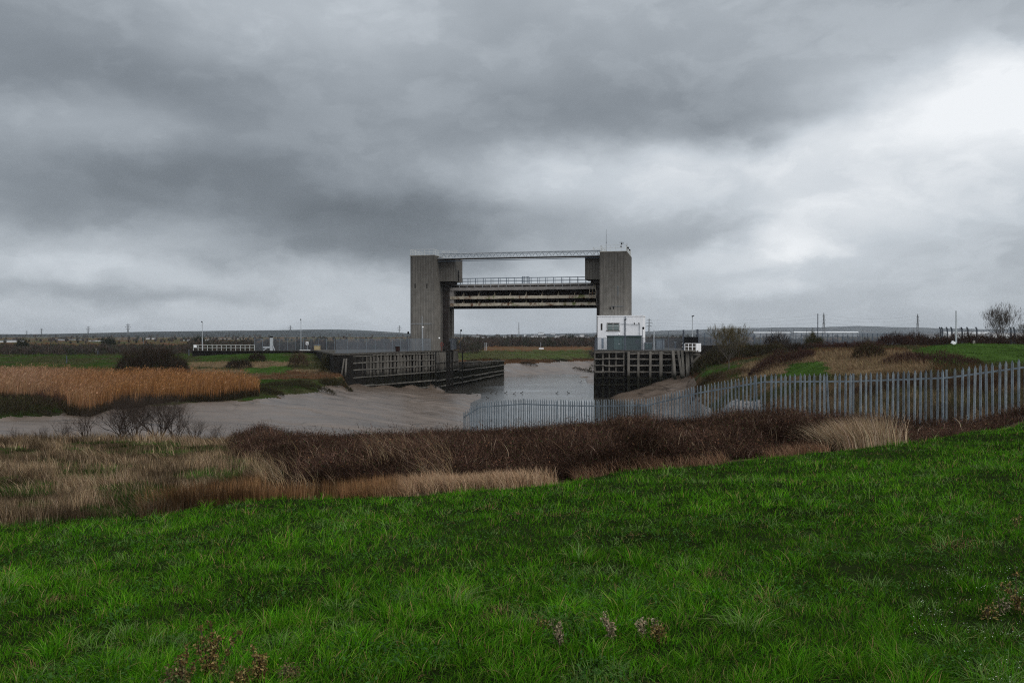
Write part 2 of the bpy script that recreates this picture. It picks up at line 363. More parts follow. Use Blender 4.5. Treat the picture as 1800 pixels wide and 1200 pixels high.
# ============================================================ TERRAIN
EDGE = [(-400, 950), (0, 925), (150, 915), (250, 905), (340, 888), (450, 876), (600, 870), (800, 861), (960, 850), (1030, 838), (1100, 830), (1250, 815), (1400, 800), (1500, 790), (1650, 768), (1800, 742), (2200, 700)]
EX = np.array([e[0] for e in EDGE], float); EY = np.array([e[1] for e in EDGE], float)
def edgeY(px):
    t = (px - 900) / F; y = np.interp(px, EX, EY)
    return 1.65 / np.clip((y - 590) / F - .047 * (1 - np.clip(t, -.7, .8)), .05, 1)
def plane(X, Y): return 8.65 - .047 * Y + .047 * np.clip(X, -14, 18)
PROF = {
 -700: [(22, 7.2), (33, 6.7), (36, 5.8), (45, 4.5), (60, 4.2), (80, 4.4), (120, 4.5), (200, 5.2), (300, 5.0)],
 0: [(20, 7.1), (30, 6.7), (36, 5.2), (45, 3.6), (56, 2.75), (75, 3.0), (78, 3.7), (90, 3.8), (120, 4.0), (135, 4.8), (206, 5.5), (260, 5.2), (300, 5.0)],
 200: [(20, 7.15), (30, 6.7), (36, 5.2), (45, 3.6), (58, 2.5), (75, 2.6), (88, 2.95), (91, 3.5), (125, 3.8), (138, 4.8), (200, 5.5), (260, 5.2), (300, 5.0)],
 450: [(20, 7.3), (28, 6.9), (36, 5.0), (45, 3.2), (60, 2.2), (80, 2.3), (95, 2.9), (98, 3.5), (122, 3.7), (150, 4.6), (165, 6.4), (170, 6.9), (190, 6.0), (300, 5.0)],
 520: [(20, 7.2), (28, 6.6), (36, 4.9), (45, 3.1), (60, 2.0), (80, 2.1), (107, 2.9), (110, 3.6), (130, 4.0), (150, 4.8), (165, 6.5), (170, 6.9), (190, 6.0), (300, 5.0)],
 600: [(20, 7.2), (28, 6.3), (36, 4.8), (45, 3.0), (60, 1.8), (90, 1.9), (121, 2.5), (126, 3.6), (136, 4.5), (150, 5.0), (165, 6.5), (170, 7.0), (190, 6.0), (300, 5.0)],
 612: [(20, 7.2), (28, 6.3), (36, 4.8), (45, 3.0), (60, 1.7), (90, 1.8), (121, 2.2), (136, 2.3), (140, 3.6), (150, 5.0), (165, 6.0), (190, 6.0), (300, 5.0)],
 650: [(20, 7.2), (28, 6.35), (36, 4.8), (45, 2.9), (60, 1.5), (90, 1.5), (120, 1.8), (142.5, 1.85), (147, 3.5), (152, 5.0), (200, 5.5), (300, 5.0)],
 750: [(20, 7.2), (28, 6.45), (37, 5.1), (45, 3.2), (60, 1.1), (90, .8), (120, .9), (156.5, .55), (161, 3.0), (170, 5.0), (200, 5.3), (300, 5.0)],
 700: [(20, 7.2), (28, 6.4), (36, 4.9), (45, 2.8), (60, 1.3), (90, 1.15), (120, 1.35), (150, 1.2), (154.5, 3.0), (160, 5.0), (200, 5.3), (300, 5.0)],
 800: [(20, 7.2), (27, 6.5), (39, 5.3), (45, 4.0), (60, .9), (75, .45), (100, .4), (112, .45), (130, .55), (148, .3), (156, -.4), (168, -1.5), (176, -1.0), (180, 5.0), (230, 5.2), (300, 5.0)],
 840: [(20, 7.2), (27, 6.55), (36, 5.7), (45, 3.8), (58, .6), (68, -.15), (128, -.25), (142, .10), (154, .12), (159, -.5), (170, -1.2), (194, -1.0), (198, 5.0), (300, 5.0)],
 880: [(20, 7.2), (27, 6.6), (32, 6.1), (39, 5.5), (43, 4.8), (55, 2.0), (65, -.4), (100, -1.0), (214, -1.0), (217, -.1), (222, 1.2), (232, 2.5), (242, 3.3), (262, 4.9), (290, 5.0)],
 960: [(20, 7.25), (27, 6.7), (32, 6.1), (37, 5.6), (45, 3.6), (60, .8), (70, -.5), (226, -1.0), (229, -.1), (235, .9), (246, 2.4), (255, 3.2), (270, 4.8), (290, 5.0)],
 1040: [(20, 7.35), (27, 6.8), (32, 6.2), (36, 5.7), (45, 3.2), (60, .5), (75, -.7), (140, -1.5), (170, -1.0), (178, -.05), (200, .4), (234, .2), (240, -.3), (250, -.2), (256, .4), (265, 2.4), (275, 4.3), (290, 5.0)],
 1095: [(20, 7.5), (27, 7.0), (33, 6.4), (36, 5.6), (45, 3.4), (60, 1.0), (75, -.3), (128, -.6), (136, .1), (141, .9), (144, 1.0), (150, 2), (165, 2), (200, 3), (260, 4.0), (290, 5.0)],
 1200: [(18, 7.6), (22, 7.2), (25, 7.05), (30, 6.75), (34, 6.2), (45, 4.0), (60, 2.2), (80, 1.0), (110, .5), (126, .6), (133, 1.8), (140, 3.5), (143, 4.2), (152, 6.0), (170, 6.8), (260, 5.0), (290, 5.0)],
 1245: [(18, 7.6), (22, 7.25), (25, 7.15), (29, 6.95), (34, 6.3), (45, 4.2), (60, 3.0), (80, 2.8), (105, 4.2), (120, 4.8), (135, 5.3), (150, 6.0), (165, 6.6), (260, 5.0), (290, 5.0)],
 1300: [(20, 7.55), (24, 7.3), (28, 7.15), (33, 6.7), (45, 4.3), (62, 4.2), (80, 4.7), (95, 5.3), (110, 5.9), (130, 6.5), (150, 7.0), (165, 7.3), (260, 5.5), (300, 5.0)],
 1370: [(20, 7.55), (24, 7.3), (27, 7.25), (32, 7.1), (45, 5.4), (60, 5.5), (75, 6.0), (95, 6.8), (115, 7.5), (130, 7.5), (150, 7.4), (165, 7.5), (260, 5.5), (300, 5.0)],
 1450: [(19, 7.6), (22, 7.4), (26.5, 7.3), (32, 7.3), (45, 6.5), (60, 6.9), (72, 7.3), (90, 8.1), (105, 8.45), (130, 8.1), (165, 7.9), (200, 7), (260, 5.5), (300, 5.0)],
 1600: [(18.8, 7.7), (21, 7.45), (25, 7.45), (32, 7.5), (45, 7.4), (60, 7.8), (90, 8.5), (110, 8.8), (130, 8.4), (165, 8.2), (200, 7), (260, 5.5), (300, 5.0)],
 1700: [(20, 7.8), (22, 7.55), (25, 7.5), (32, 7.5), (45, 7.5), (62, 7.6), (80, 8.0), (95, 8.8), (110, 9.25), (130, 8.7), (165, 8.3), (200, 7), (260, 5.5), (300, 5.0)],
 1800: [(21, 8.15), (24, 7.85), (32, 7.6), (45, 7.6), (62, 7.6), (80, 8.0), (95, 8.6), (110, 9.1), (130, 8.7), (165, 8.4), (200, 7), (260, 5.5), (300, 5.0)],
 2500: [(30, 7.9), (45, 7.7), (62, 7.6), (80, 8.0), (95, 8.6), (110, 9.0), (130, 8.7), (165, 8.4), (200, 7), (260, 5.5), (300, 5.0)],
}
PK = sorted(PROF); PKA = np.array(PK, float)
LY = np.concatenate([np.linspace(8, 60, 261), np.linspace(60, 300, 481)[1:]])
TAB = []
for k in PK:
    ye = float(edgeY(np.array(float(k)))); t = (k - 900) / F
    pts = [(y, float(plane(t * y, y))) for y in np.linspace(2, ye, 8)] + [p for p in PROF[k] if p[0] > ye + .8]
    ys = np.array([p[0] for p in pts]); zs = np.array([p[1] for p in pts]); z = np.interp(LY, ys, zs)
    kk = np.ones(5) / 5; zp = np.pad(z, 2, mode='edge'); z = np.convolve(zp, kk, 'valid'); TAB.append(z)
TAB = np.array(TAB)
def ground(X, Y, rough=True):
    X = np.asarray(X, float); Y = np.asarray(Y, float); Yc = np.clip(Y, 8, 300); px = 900 + F * X / Yc
    pc = np.clip(px, PK[0], PK[-1] - .01); i = np.clip(np.searchsorted(PKA, pc, 'right') - 1, 0, len(PK) - 2)
    u = (pc - PKA[i]) / (PKA[i + 1] - PKA[i]); u = u * u * (3 - 2 * u) * .5 + u * .5
    fy = np.interp(Yc, LY, np.arange(len(LY))); j = np.clip(np.floor(fy).astype(int), 0, len(LY) - 2); v = fy - j
    z = (TAB[i, j] * (1 - v) + TAB[i, j + 1] * v) * (1 - u) + (TAB[i + 1, j] * (1 - v) + TAB[i + 1, j + 1] * v) * u
    w = sstep(8, 9.5, Y); z = plane(X, Y) * (1 - w) + z * w
    # the dock of the barrier: b along the channel, a across it
    a = (X - OX) * CT - (Y - OY) * ST; b = (X - OX) * ST + (Y - OY) * CT
    ch = (a > 5.0) & (a < 35.7) & (b > -2) & (b < 20); z = np.where(ch, np.minimum(z, -1.5), z)
    land = (a < 4.6) & (b > 6) & (b < 60) & (X > -30); z = np.where(land, np.maximum(z, 4.9 - .012 * b), z)
    chan = (a > 4.9) & (a < 34 + .1 * b) & (b >= 20) & (b < 56) & (X / Y * F < 130); z = np.where(chan, np.minimum(z, -1.0), z)
    if rough:
        n1 = fbm(X / 6, Y / 6, 3, 3); n2 = fbm(X / .9, Y / .9, 3, 9); mudm = mudness(X, Y, z)
        z = z + (1 - mudm) * (n1 * .25 * sstep(12, 30, Y) + n2 * (.10 + .12 * sstep(14, 26, Y)) + n1 * .12 * (1 - sstep(12, 30, Y)))
        far = 1 - sstep(280, 400, Y)
        rill = np.abs(fbm(X / 9 + Y / 30, Y / 14, 3, 21)); z = z - mudm * (.17 * np.exp(-(rill / .02) ** 2)) * far + mudm * fbm(X / 9, Y / 12, 2, 5) * .06
    return z + np.clip(Y - 800, 0, 1500) * .0012
def mudness(X, Y, z):
    px = 900 + F * X / np.maximum(Y, 8)
    lim = np.where(Y > 170, 2.55, 3.1) + fbm(X / 2.5, Y / 2.5, 3, 17) * .45
    lim = np.where((Y < 145) & (px > 1080) & (px < 1225), 3.7, lim)
    m = sstep(.12, -.12, z - lim) * sstep(44, 50, Y)
    g = inpoly(px, Y, [(1225, 52), (1350, 52), (1340, 68), (1290, 79), (1225, 76)]); return np.where(g, 1.0, m)
def proj(X, Y, Z): return 900 + F * X / Y, 590 + (EYE - Z) * F / Y
def zone_col(px, py, X, Y, Z):
    """ground cover colours of the marsh, by area"""
    n = fbm(X / 7, Y / 7, 4, 31); n2 = fbm(X / 2, Y / 2, 3, 41)
    green = np.array([.045, .085, .018]); tan = np.array([.20, .145, .085]); rust = np.array([.12, .065, .035]); dark = np.array([.022, .020, .013]); olive = np.array([.06, .062, .028])
    c = np.where((n + n2 * .6)[:, None] > 0.02, olive, rust * .75)
    def zone(poly, A_, B_, thr=0.0, mixn=1.0):
        nonlocal c
        q = px + n2 * 30; r = py + n2 * 5
        ins = inpoly(q, r, poly); w = np.clip(.5 + (n * 1.4 + n2 * mixn - thr) * 4, 0, 1)[:, None]
        c = np.where(ins[:, None], A_ * (1 - w) + B_ * w, c)
    c = np.where((Y > 260)[:, None], np.where((n > 0)[:, None], olive * 1.2, rust * 1.0), c)
    zone([(-900, 600), (340, 612), (600, 616), (600, 636), (400, 640), (200, 648), (-900, 662)], green * .75, olive * .9)
    zone([(330, 636), (600, 634), (600, 655), (330, 655)], tan * .8, olive, .05)
    zone([(430, 655), (600, 652), (600, 668), (430, 668)], rust * .8, tan * .55)
    zone([(430, 646), (520, 644), (500, 656), (430, 657)], green * .9, green * 1.1)
    zone([(-900, 690), (130, 695), (110, 735), (-900, 760)], dark * 1.6, green * .6, .1)
    zone([(430, 668), (600, 664), (600, 690), (430, 705)], olive * .7, green * .7)
    zone([(800, 600), (1045, 600), (1045, 617), (800, 618)], rust * 1.1, tan * .7, .15)
    zone([(800, 617), (1045, 615), (1045, 632), (800, 635)], olive * 1.25, green * .5 + olive * .7, .05)
    zone([(800, 632), (1045, 630), (1045, 645), (800, 646)], rust * .6, dark, .1)
    zone([(1225, 640), (1360, 636), (1400, 660), (1225, 680)], green * .85, olive, .05)
    zone([(1300, 640), (1450, 617), (1640, 617), (1640, 655), (1440, 662), (1300, 672)], tan * .9, tan * .65 + rust * .2)
    zone([(1385, 638), (1450, 636), (1460, 660), (1370, 664)], green * .9, green * 1.1)
    zone([(1600, 618), (1660, 600), (2600, 598), (2600, 640), (1640, 640)], green * .9, green * 1.15)
    zone([(1225, 664), (1900, 655), (1900, 760), (1225, 740)], tan * .55, olive * .8)
    return c
# grid: apex 40 m behind the camera so that it is dense near it
s_ = np.concatenate([np.linspace(-1.9, -.9, 40)[:-1], np.linspace(-.9, .9, 760), np.linspace(.9, 1.9, 40)[1:]])
yy = np.concatenate([np.linspace(-35, 2, 40)[:-1], np.linspace(2, 30, 260), np.linspace(30, 130, 330)[1:], np.linspace(130, 290, 260)[1:], np.geomspace(290, 9500, 60)[1:]])
SX, SY = np.meshgrid(s_, yy); GX = SX * (SY + 40) * (1 + .0 * SY); GY = SY
GZ = ground(GX.ravel(), GY.ravel()).reshape(GX.shape)
nr, nc = GX.shape; V = np.stack([GX.ravel(), GY.ravel(), GZ.ravel()], 1)
mudv = (mudness(V[:, 0], V[:, 1], V[:, 2]) > .5).reshape(nr, nc)
i0 = (np.arange(nr - 1)[:, None] * nc + np.arange(nc - 1)[None]); fm = (mudv[:-1, :-1] & mudv[1:, 1:]).ravel() | (mudv[1:, :-1] & mudv[:-1, 1:]).ravel()
quads = np.stack([i0, i0 + 1, i0 + nc + 1, i0 + nc], -1).reshape(-1, 4)
PX, PY = proj(V[:, 0], np.maximum(V[:, 1], 1), V[:, 2])
gc = zone_col(PX, PY, V[:, 0], np.maximum(V[:, 1], 1), V[:, 2]) * .75
on_bank = (V[:, 1] < edgeY(PX)); nearbank = V[:, 1] < 48
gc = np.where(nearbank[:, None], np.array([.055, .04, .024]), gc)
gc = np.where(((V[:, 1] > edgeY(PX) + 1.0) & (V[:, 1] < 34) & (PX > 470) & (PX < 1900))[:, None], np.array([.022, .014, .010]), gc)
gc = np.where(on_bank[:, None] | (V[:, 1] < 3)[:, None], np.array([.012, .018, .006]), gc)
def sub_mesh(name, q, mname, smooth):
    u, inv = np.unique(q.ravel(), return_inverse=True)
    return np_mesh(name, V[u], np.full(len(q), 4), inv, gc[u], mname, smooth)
M['ground'] = mat('ground', (0, 0, 0), .95, var=.4, nscale=.5, attr='col', bump=.4, bscale=6, spec=0)
def mud_fn(n, l, vec, c, b):
    mp = n.new('ShaderNodeMapping'); mp.inputs['Scale'].default_value = (.10, .35, 1); mp.inputs['Rotation'].default_value = (0, 0, .35); l.new(vec, mp.inputs[0])
    no = n.new('ShaderNodeTexNoise'); no.inputs['Scale'].default_value = 1.0; no.inputs['Detail'].default_value = 9; no.inputs['Roughness'].default_value = .65; l.new(mp.outputs[0], no.inputs['Vector'])
    mr = n.new('ShaderNodeMapRange'); l.new(no.outputs['Fac'], mr.inputs[0]); mr.inputs[1].default_value = .35; mr.inputs[2].default_value = .7; mr.inputs[3].default_value = .50; mr.inputs[4].default_value = .20
    l.new(mr.outputs[0], b.inputs['Roughness'])
    # dry and wet streaks
    cr = n.new('ShaderNodeMapRange'); l.new(no.outputs['Fac'], cr.inputs[0]); cr.inputs[1].default_value = .3; cr.inputs[2].default_value = .7; cr.inputs[3].default_value = 1.12; cr.inputs[4].default_value = .84
    mu = n.new('ShaderNodeVectorMath'); mu.operation = 'SCALE'; l.new(c, mu.inputs[0]); l.new(cr.outputs[0], mu.inputs['Scale'])
    # thin drainage cracks
    wv = n.new('ShaderNodeTexNoise'); wv.inputs['Scale'].default_value = .35; wv.inputs['Detail'].default_value = 5; wv.inputs['Distortion'].default_value = .8; l.new(mp.outputs[0], wv.inputs['Vector'])
    ab = n.new('ShaderNodeMath'); ab.operation = 'SUBTRACT'; l.new(wv.outputs['Fac'], ab.inputs[0]); ab.inputs[1].default_value = .52
    ab2 = n.new('ShaderNodeMath'); ab2.operation = 'ABSOLUTE'; l.new(ab.outputs[0], ab2.inputs[0])
    ck = n.new('ShaderNodeMapRange'); l.new(ab2.outputs[0], ck.inputs[0]); ck.inputs[1].default_value = 0; ck.inputs[2].default_value = .014; ck.inputs[3].default_value = .40; ck.inputs[4].default_value = 1
    m2 = n.new('ShaderNodeVectorMath'); m2.operation = 'SCALE'; l.new(mu.outputs[0], m2.inputs[0]); l.new(ck.outputs[0], m2.inputs['Scale'])
    return m2.outputs[0]
M['mud'] = mat('mud', (.118, .089, .069), .5, var=.22, nscale=.35, bump=.25, bscale=9, spec=.5, fn=mud_fn)
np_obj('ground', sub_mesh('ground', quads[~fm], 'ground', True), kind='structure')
np_obj('mudflat', sub_mesh('mudflat', quads[fm], 'mud', True), kind='structure')
# water
wm = bpy.data.materials.new('water'); wm.use_nodes = True; t = wm.node_tree; b = t.nodes['Principled BSDF']
b.inputs['Base Color'].default_value = (.055, .052, .046, 1); b.inputs['Roughness'].default_value = .10; b.inputs['IOR'].default_value = 1.33; b.inputs['Specular IOR Level'].default_value = .6
tcn = t.nodes.new('ShaderNodeTexCoord'); mp = t.nodes.new('ShaderNodeMapping'); mp.inputs['Scale'].default_value = (.55, 1.3, 1); t.links.new(tcn.outputs['Object'], mp.inputs[0])
no = t.nodes.new('ShaderNodeTexNoise'); no.inputs['Scale'].default_value = 1.6; no.inputs['Detail'].default_value = 5; t.links.new(mp.outputs[0], no.inputs['Vector'])
n2 = t.nodes.new('ShaderNodeTexNoise'); n2.inputs['Scale'].default_value = .07; n2.inputs['Detail'].default_value = 3; t.links.new(mp.outputs[0], n2.inputs['Vector'])
mr = t.nodes.new('ShaderNodeMapRange'); t.links.new(n2.outputs['Fac'], mr.inputs[0]); mr.inputs[1].default_value = .35; mr.inputs[2].default_value = .65; mr.inputs[3].default_value = .03; mr.inputs[4].default_value = .22
bu = t.nodes.new('ShaderNodeBump'); bu.inputs['Distance'].default_value = .25; t.links.new(mr.outputs[0], bu.inputs['Strength']); t.links.new(no.outputs['Fac'], bu.inputs['Height']); t.links.new(bu.outputs[0], b.inputs['Normal'])
M['water'] = wm
mb = MB(); mb.v = [(-90, 45, 0), (200, 45, 0), (200, 300, 0), (-90, 300, 0)]; mb.f = [[0, 1, 2, 3]]
me = to_mesh('water', mb.v, mb.f); me.materials.append(wm); o = bpy.data.objects.new('water', me); col.objects.link(o); tag(o, kind='structure')
# hills
def hills(name, Y0, pts, depth, colr):
    xs = np.linspace(-9000, 9000, 500) * (Y0 / 6000); tpx = 900 + F * xs / Y0
    hp = np.interp(tpx, [p[0] for p in pts], [p[1] for p in pts]); top = (590 - hp) * Y0 / F + EYE + fbm(xs / 180, xs * 0, 5, 3) * 7
    rows = []
    for r, k in enumerate(np.linspace(0, 1, 14)):
        y = Y0 + (k - .6) * depth; h = np.sin(min(k / .6, 1) * math.pi / 2) ** 1.2 if k < .6 else math.cos((k - .6) / .4 * math.pi / 2)
        z = 4.5 + (top - 4.5) * h + (fbm(xs / 120, xs * 0 + r * .7, 4, 8) * 6 * h); rows.append(np.stack([xs, np.full_like(xs, y), z], 1))
    Vh = np.concatenate(rows); n = len(xs); q = (np.arange(13)[:, None] * n + np.arange(n - 1)[None]); Q = np.stack([q, q + 1, q + n + 1, q + n], -1).reshape(-1, 4)
    f = fbm(Vh[:, 0] / 260, Vh[:, 1] / 300, 5, 77)[:, None]; f2 = fbm(Vh[:, 0] / 90, Vh[:, 1] / 200, 3, 7)[:, None]
    c = np.where(f > .04, np.array(colr) * 1.6, np.array(colr)) * (1 + f2); c = np.where(f2 > .24, np.array([.09, .085, .075]), c)
    me = np_mesh(name, Vh, np.full(len(Q), 4), Q.ravel(), c, 'ground', True); np_obj(name, me, kind='structure')
hills('hills', 4600, [(-2000, 588), (0, 589), (90, 588), (300, 586), (420, 582), (600, 580), (650, 581), (720, 586), (850, 588), (1000, 588), (1200, 587), (3000, 588)], 4200, (.020, .026, .028))
hills('hills', 6800, [(-2000, 592), (800, 590), (900, 587), (1050, 585), (1230, 579), (1330, 576), (1430, 575), (1500, 573), (1600, 576), (1700, 579), (1850, 578), (3000, 580)], 3000, (.022, .028, .032))

# ============================================================ THE TIDAL BARRIER
def mirror(f):           # b stays, a -> 41 - a
    return (lambda a0, a1: (min(f(a0), f(a1)), max(f(a0), f(a1))))
def tower(side):
    left = side == 'l'; fx = (lambda a: a) if left else (lambda a: 41 - a)
    def bx(mb, a0, a1, b0, b1, z0, z1): a0, a1 = sorted((fx(a0), fx(a1))); mb.box(*[p for p in (a0, a1)], b0, b1, z0, z1)
    T = Thing('barrier_tower', 'tall concrete lifting tower with bare foot behind the grey mesh fence, left end' if left else 'tall concrete lifting tower rising out of the white painted building, with aerial on top', 'tower', (fx(2.45), 6.5, 7.5), 'towers of the tidal barrier', 'b')
    mb = MB(); tb = 25.4
    # front block with a chamfered outer corner, recess, rear block
    pts = [(0.0, .5), (.5, 0), (4.9, 0), (4.9, 4.0), (4.25, 4.0), (4.25, 5.3), (4.9, 5.3), (4.9, 10.5), (5.35, 10.5), (5.35, 12), (4.4, 12.6), (.7, 12.6), (0, 12)] if left else \
          [(0.0, 1.0), (.35, 0), (4.9, 0), (4.9, 4.0), (4.25, 4.0), (4.25, 5.3), (4.9, 5.3), (4.9, 12.6), (.7, 12.6), (0, 12)]
    mb.prism([(fx(a), b) for a, b in pts], 7.4, tb); sh = T.part('shaft', mb, 'concrete')
    mb = MB(); bx(mb, .03, 4.95, -.05, 12.4, tb, tb + .14); T.part('parapet', mb, 'plain_concrete')
    mb = MB(); bx(mb, 4.2, 4.32, 4.1, 5.25, 8.0, 20.4); T.part('guide_panel', mb, 'blue_steel')
    mb = MB(); bx(mb, 4.9, 6.05, 5.35, 5.75, 7.6, 20.6); bx(mb, 4.9, 5.2, 5.75, 8.4, 7.6, 20.6); bx(mb, 5.6, 6.05, 5.75, 6.1, 7.6, 20.6)
    for z in np.arange(8.5, 20, 1.5): bx(mb, 4.92, 6.0, 5.28, 5.33, z, z + .15)
    T.part('gate_guide', mb, 'dark_steel')
    mb = MB(); bx(mb, 4.91, 8.0, 3.35, 8.7, 20.75, 25.12); mr_ = T.part('machine_room', mb, 'concrete')
    mb = MB(); bx(mb, 4.85, 8.06, 3.28, 8.76, 25.12, 25.25); T.part('room_roof', mb, 'plain_concrete', mr_)
    mb = MB(); bx(mb, 4.91, 7.1, 4.6, 8.2, 20.0, 20.74); T.part('corbel', mb, 'dark_steel')
    mb = MB(); bx(mb, 8.0, 8.03, 5.4, 6.2, 20.9, 23.0); T.part('doorway', mb, 'dark_void', mr_)
    for a, z in (((1.0, 19.2), (3.35, 19.2)) if left else ((2.9, 15.0), (2.3, 15.1))):
        mb = MB(); h = .95 if left else .5
        bx(mb, a, a + .2, -.012, .05, z, z + h); s = T.part('slit_window', mb, 'dark_void')
        if left: mb = MB(); bx(mb, a - .06, a + .26, -.03, .02, z - .1, z - .01); T.part('sill', mb, 'plain_concrete', s)
    # white railing round the roof
    mb = MB(); e = .18; zr = tb + .14
    ring = [(e, e), (4.75, e), (4.75, 3.3), (8.0 if left else 6.5, 3.3), (8.0 if left else 6.5, 5.5), (4.75, 5.5), (4.75, 12.2), (e, 12.2)]
    for i in range(len(ring)):
        p = ring[i]; q = ring[(i + 1) % len(ring)]; n = max(1, int(round(math.dist(p, q) / .95)))
        for zz in (1.1, .6): mb.bar((fx(p[0]), p[1], zr + zz), (fx(q[0]), q[1], zr + zz), .05)
        for k in range(n):
            u = k / n; x = p[0] + (q[0] - p[0]) * u; y = p[1] + (q[1] - p[1]) * u
            mb.bar((fx(x), y, (zr if x < 4.9 else 25.25)), (fx(x), y, zr + 1.1), .055)
    T.part('roof_railing', mb, 'white_rail')
    if not left:
        mb = MB(); mb.bar((39.4, .12, 8.0 + 8), (39.4, -.05, 19.3), .09); mb.bar((38.2, -.06, 15.6), (40.4, -.06, 15.6), .06); T.part('downpipe', mb, 'grey_box')
    else:
        mb = MB(); mb.bar((.4, -.06, 12.6), (4.4, -.06, 12.6), .07); mb.bar((2.5, -.06, 8), (2.5, -.06, 14), .07); T.part('conduit', mb, 'post_pale')
    return T
tower('l'); tower('r')
def aerial(label, a, b, h, extra):
    T = Thing('aerial', label, 'aerial', (a, b, 25.54), 'instruments on the right tower roof', 'b')
    mb = MB(); mb.bar((a, b, 25.54), (a, b, 25.54 + h), .06, sides=6); T.part('mast', mb, 'dark_steel')
    mb = MB(); extra(mb, a, b); T.part('instrument_head', mb, 'dark_void')
def whip(mb, a, b): mb.bar((a, b, 26.6), (a, b, 29.6), .035, sides=5); mb.ball((a, b, 27.2), .09)
def vane(mb, a, b):
    mb.bar((a + .02, b, 26.3), (a + .02, b, 27.3), .05); mb.bar((a, b, 27.0), (a + .36, b, 27.16), .03); mb.ball((a, b, 26.4), .16); mb.ball((a + .1, b, 26.9), .14); mb.bar((a - .3, b, 27.15), (a + .5, b, 27.15), .05)
    for k in range(8): t = k * math.pi / 4; mb.bar((a + .35 + .16 * math.cos(t), b, 27.0 + .16 * math.sin(t)), (a + .35 + .16 * math.cos(t + .785), b, 27.0 + .16 * math.sin(t + .785)), .03)
def cam_(mb, a, b): mb.ball((a + .2, b, 26.2), .16, sc=(1, 1, 1.3)); mb.ball((a + .5, b, 25.8), .14, sc=(1, 1, 1.4)); mb.bar((a, b, 26.3), (a + .5, b, 25.8), .05)
aerial('tall thin whip aerial on the right tower, highest of the instruments', A(1065.5, .6), .6, 3.2, whip)
aerial('short mast with wind vane and round sensor on the right tower roof', A(1091.5, .6), .6, 1.7, vane)
aerial('mast with dark cameras at the right edge of the right tower roof', A(1102, 1.2), 1.2, 1.5, cam_)

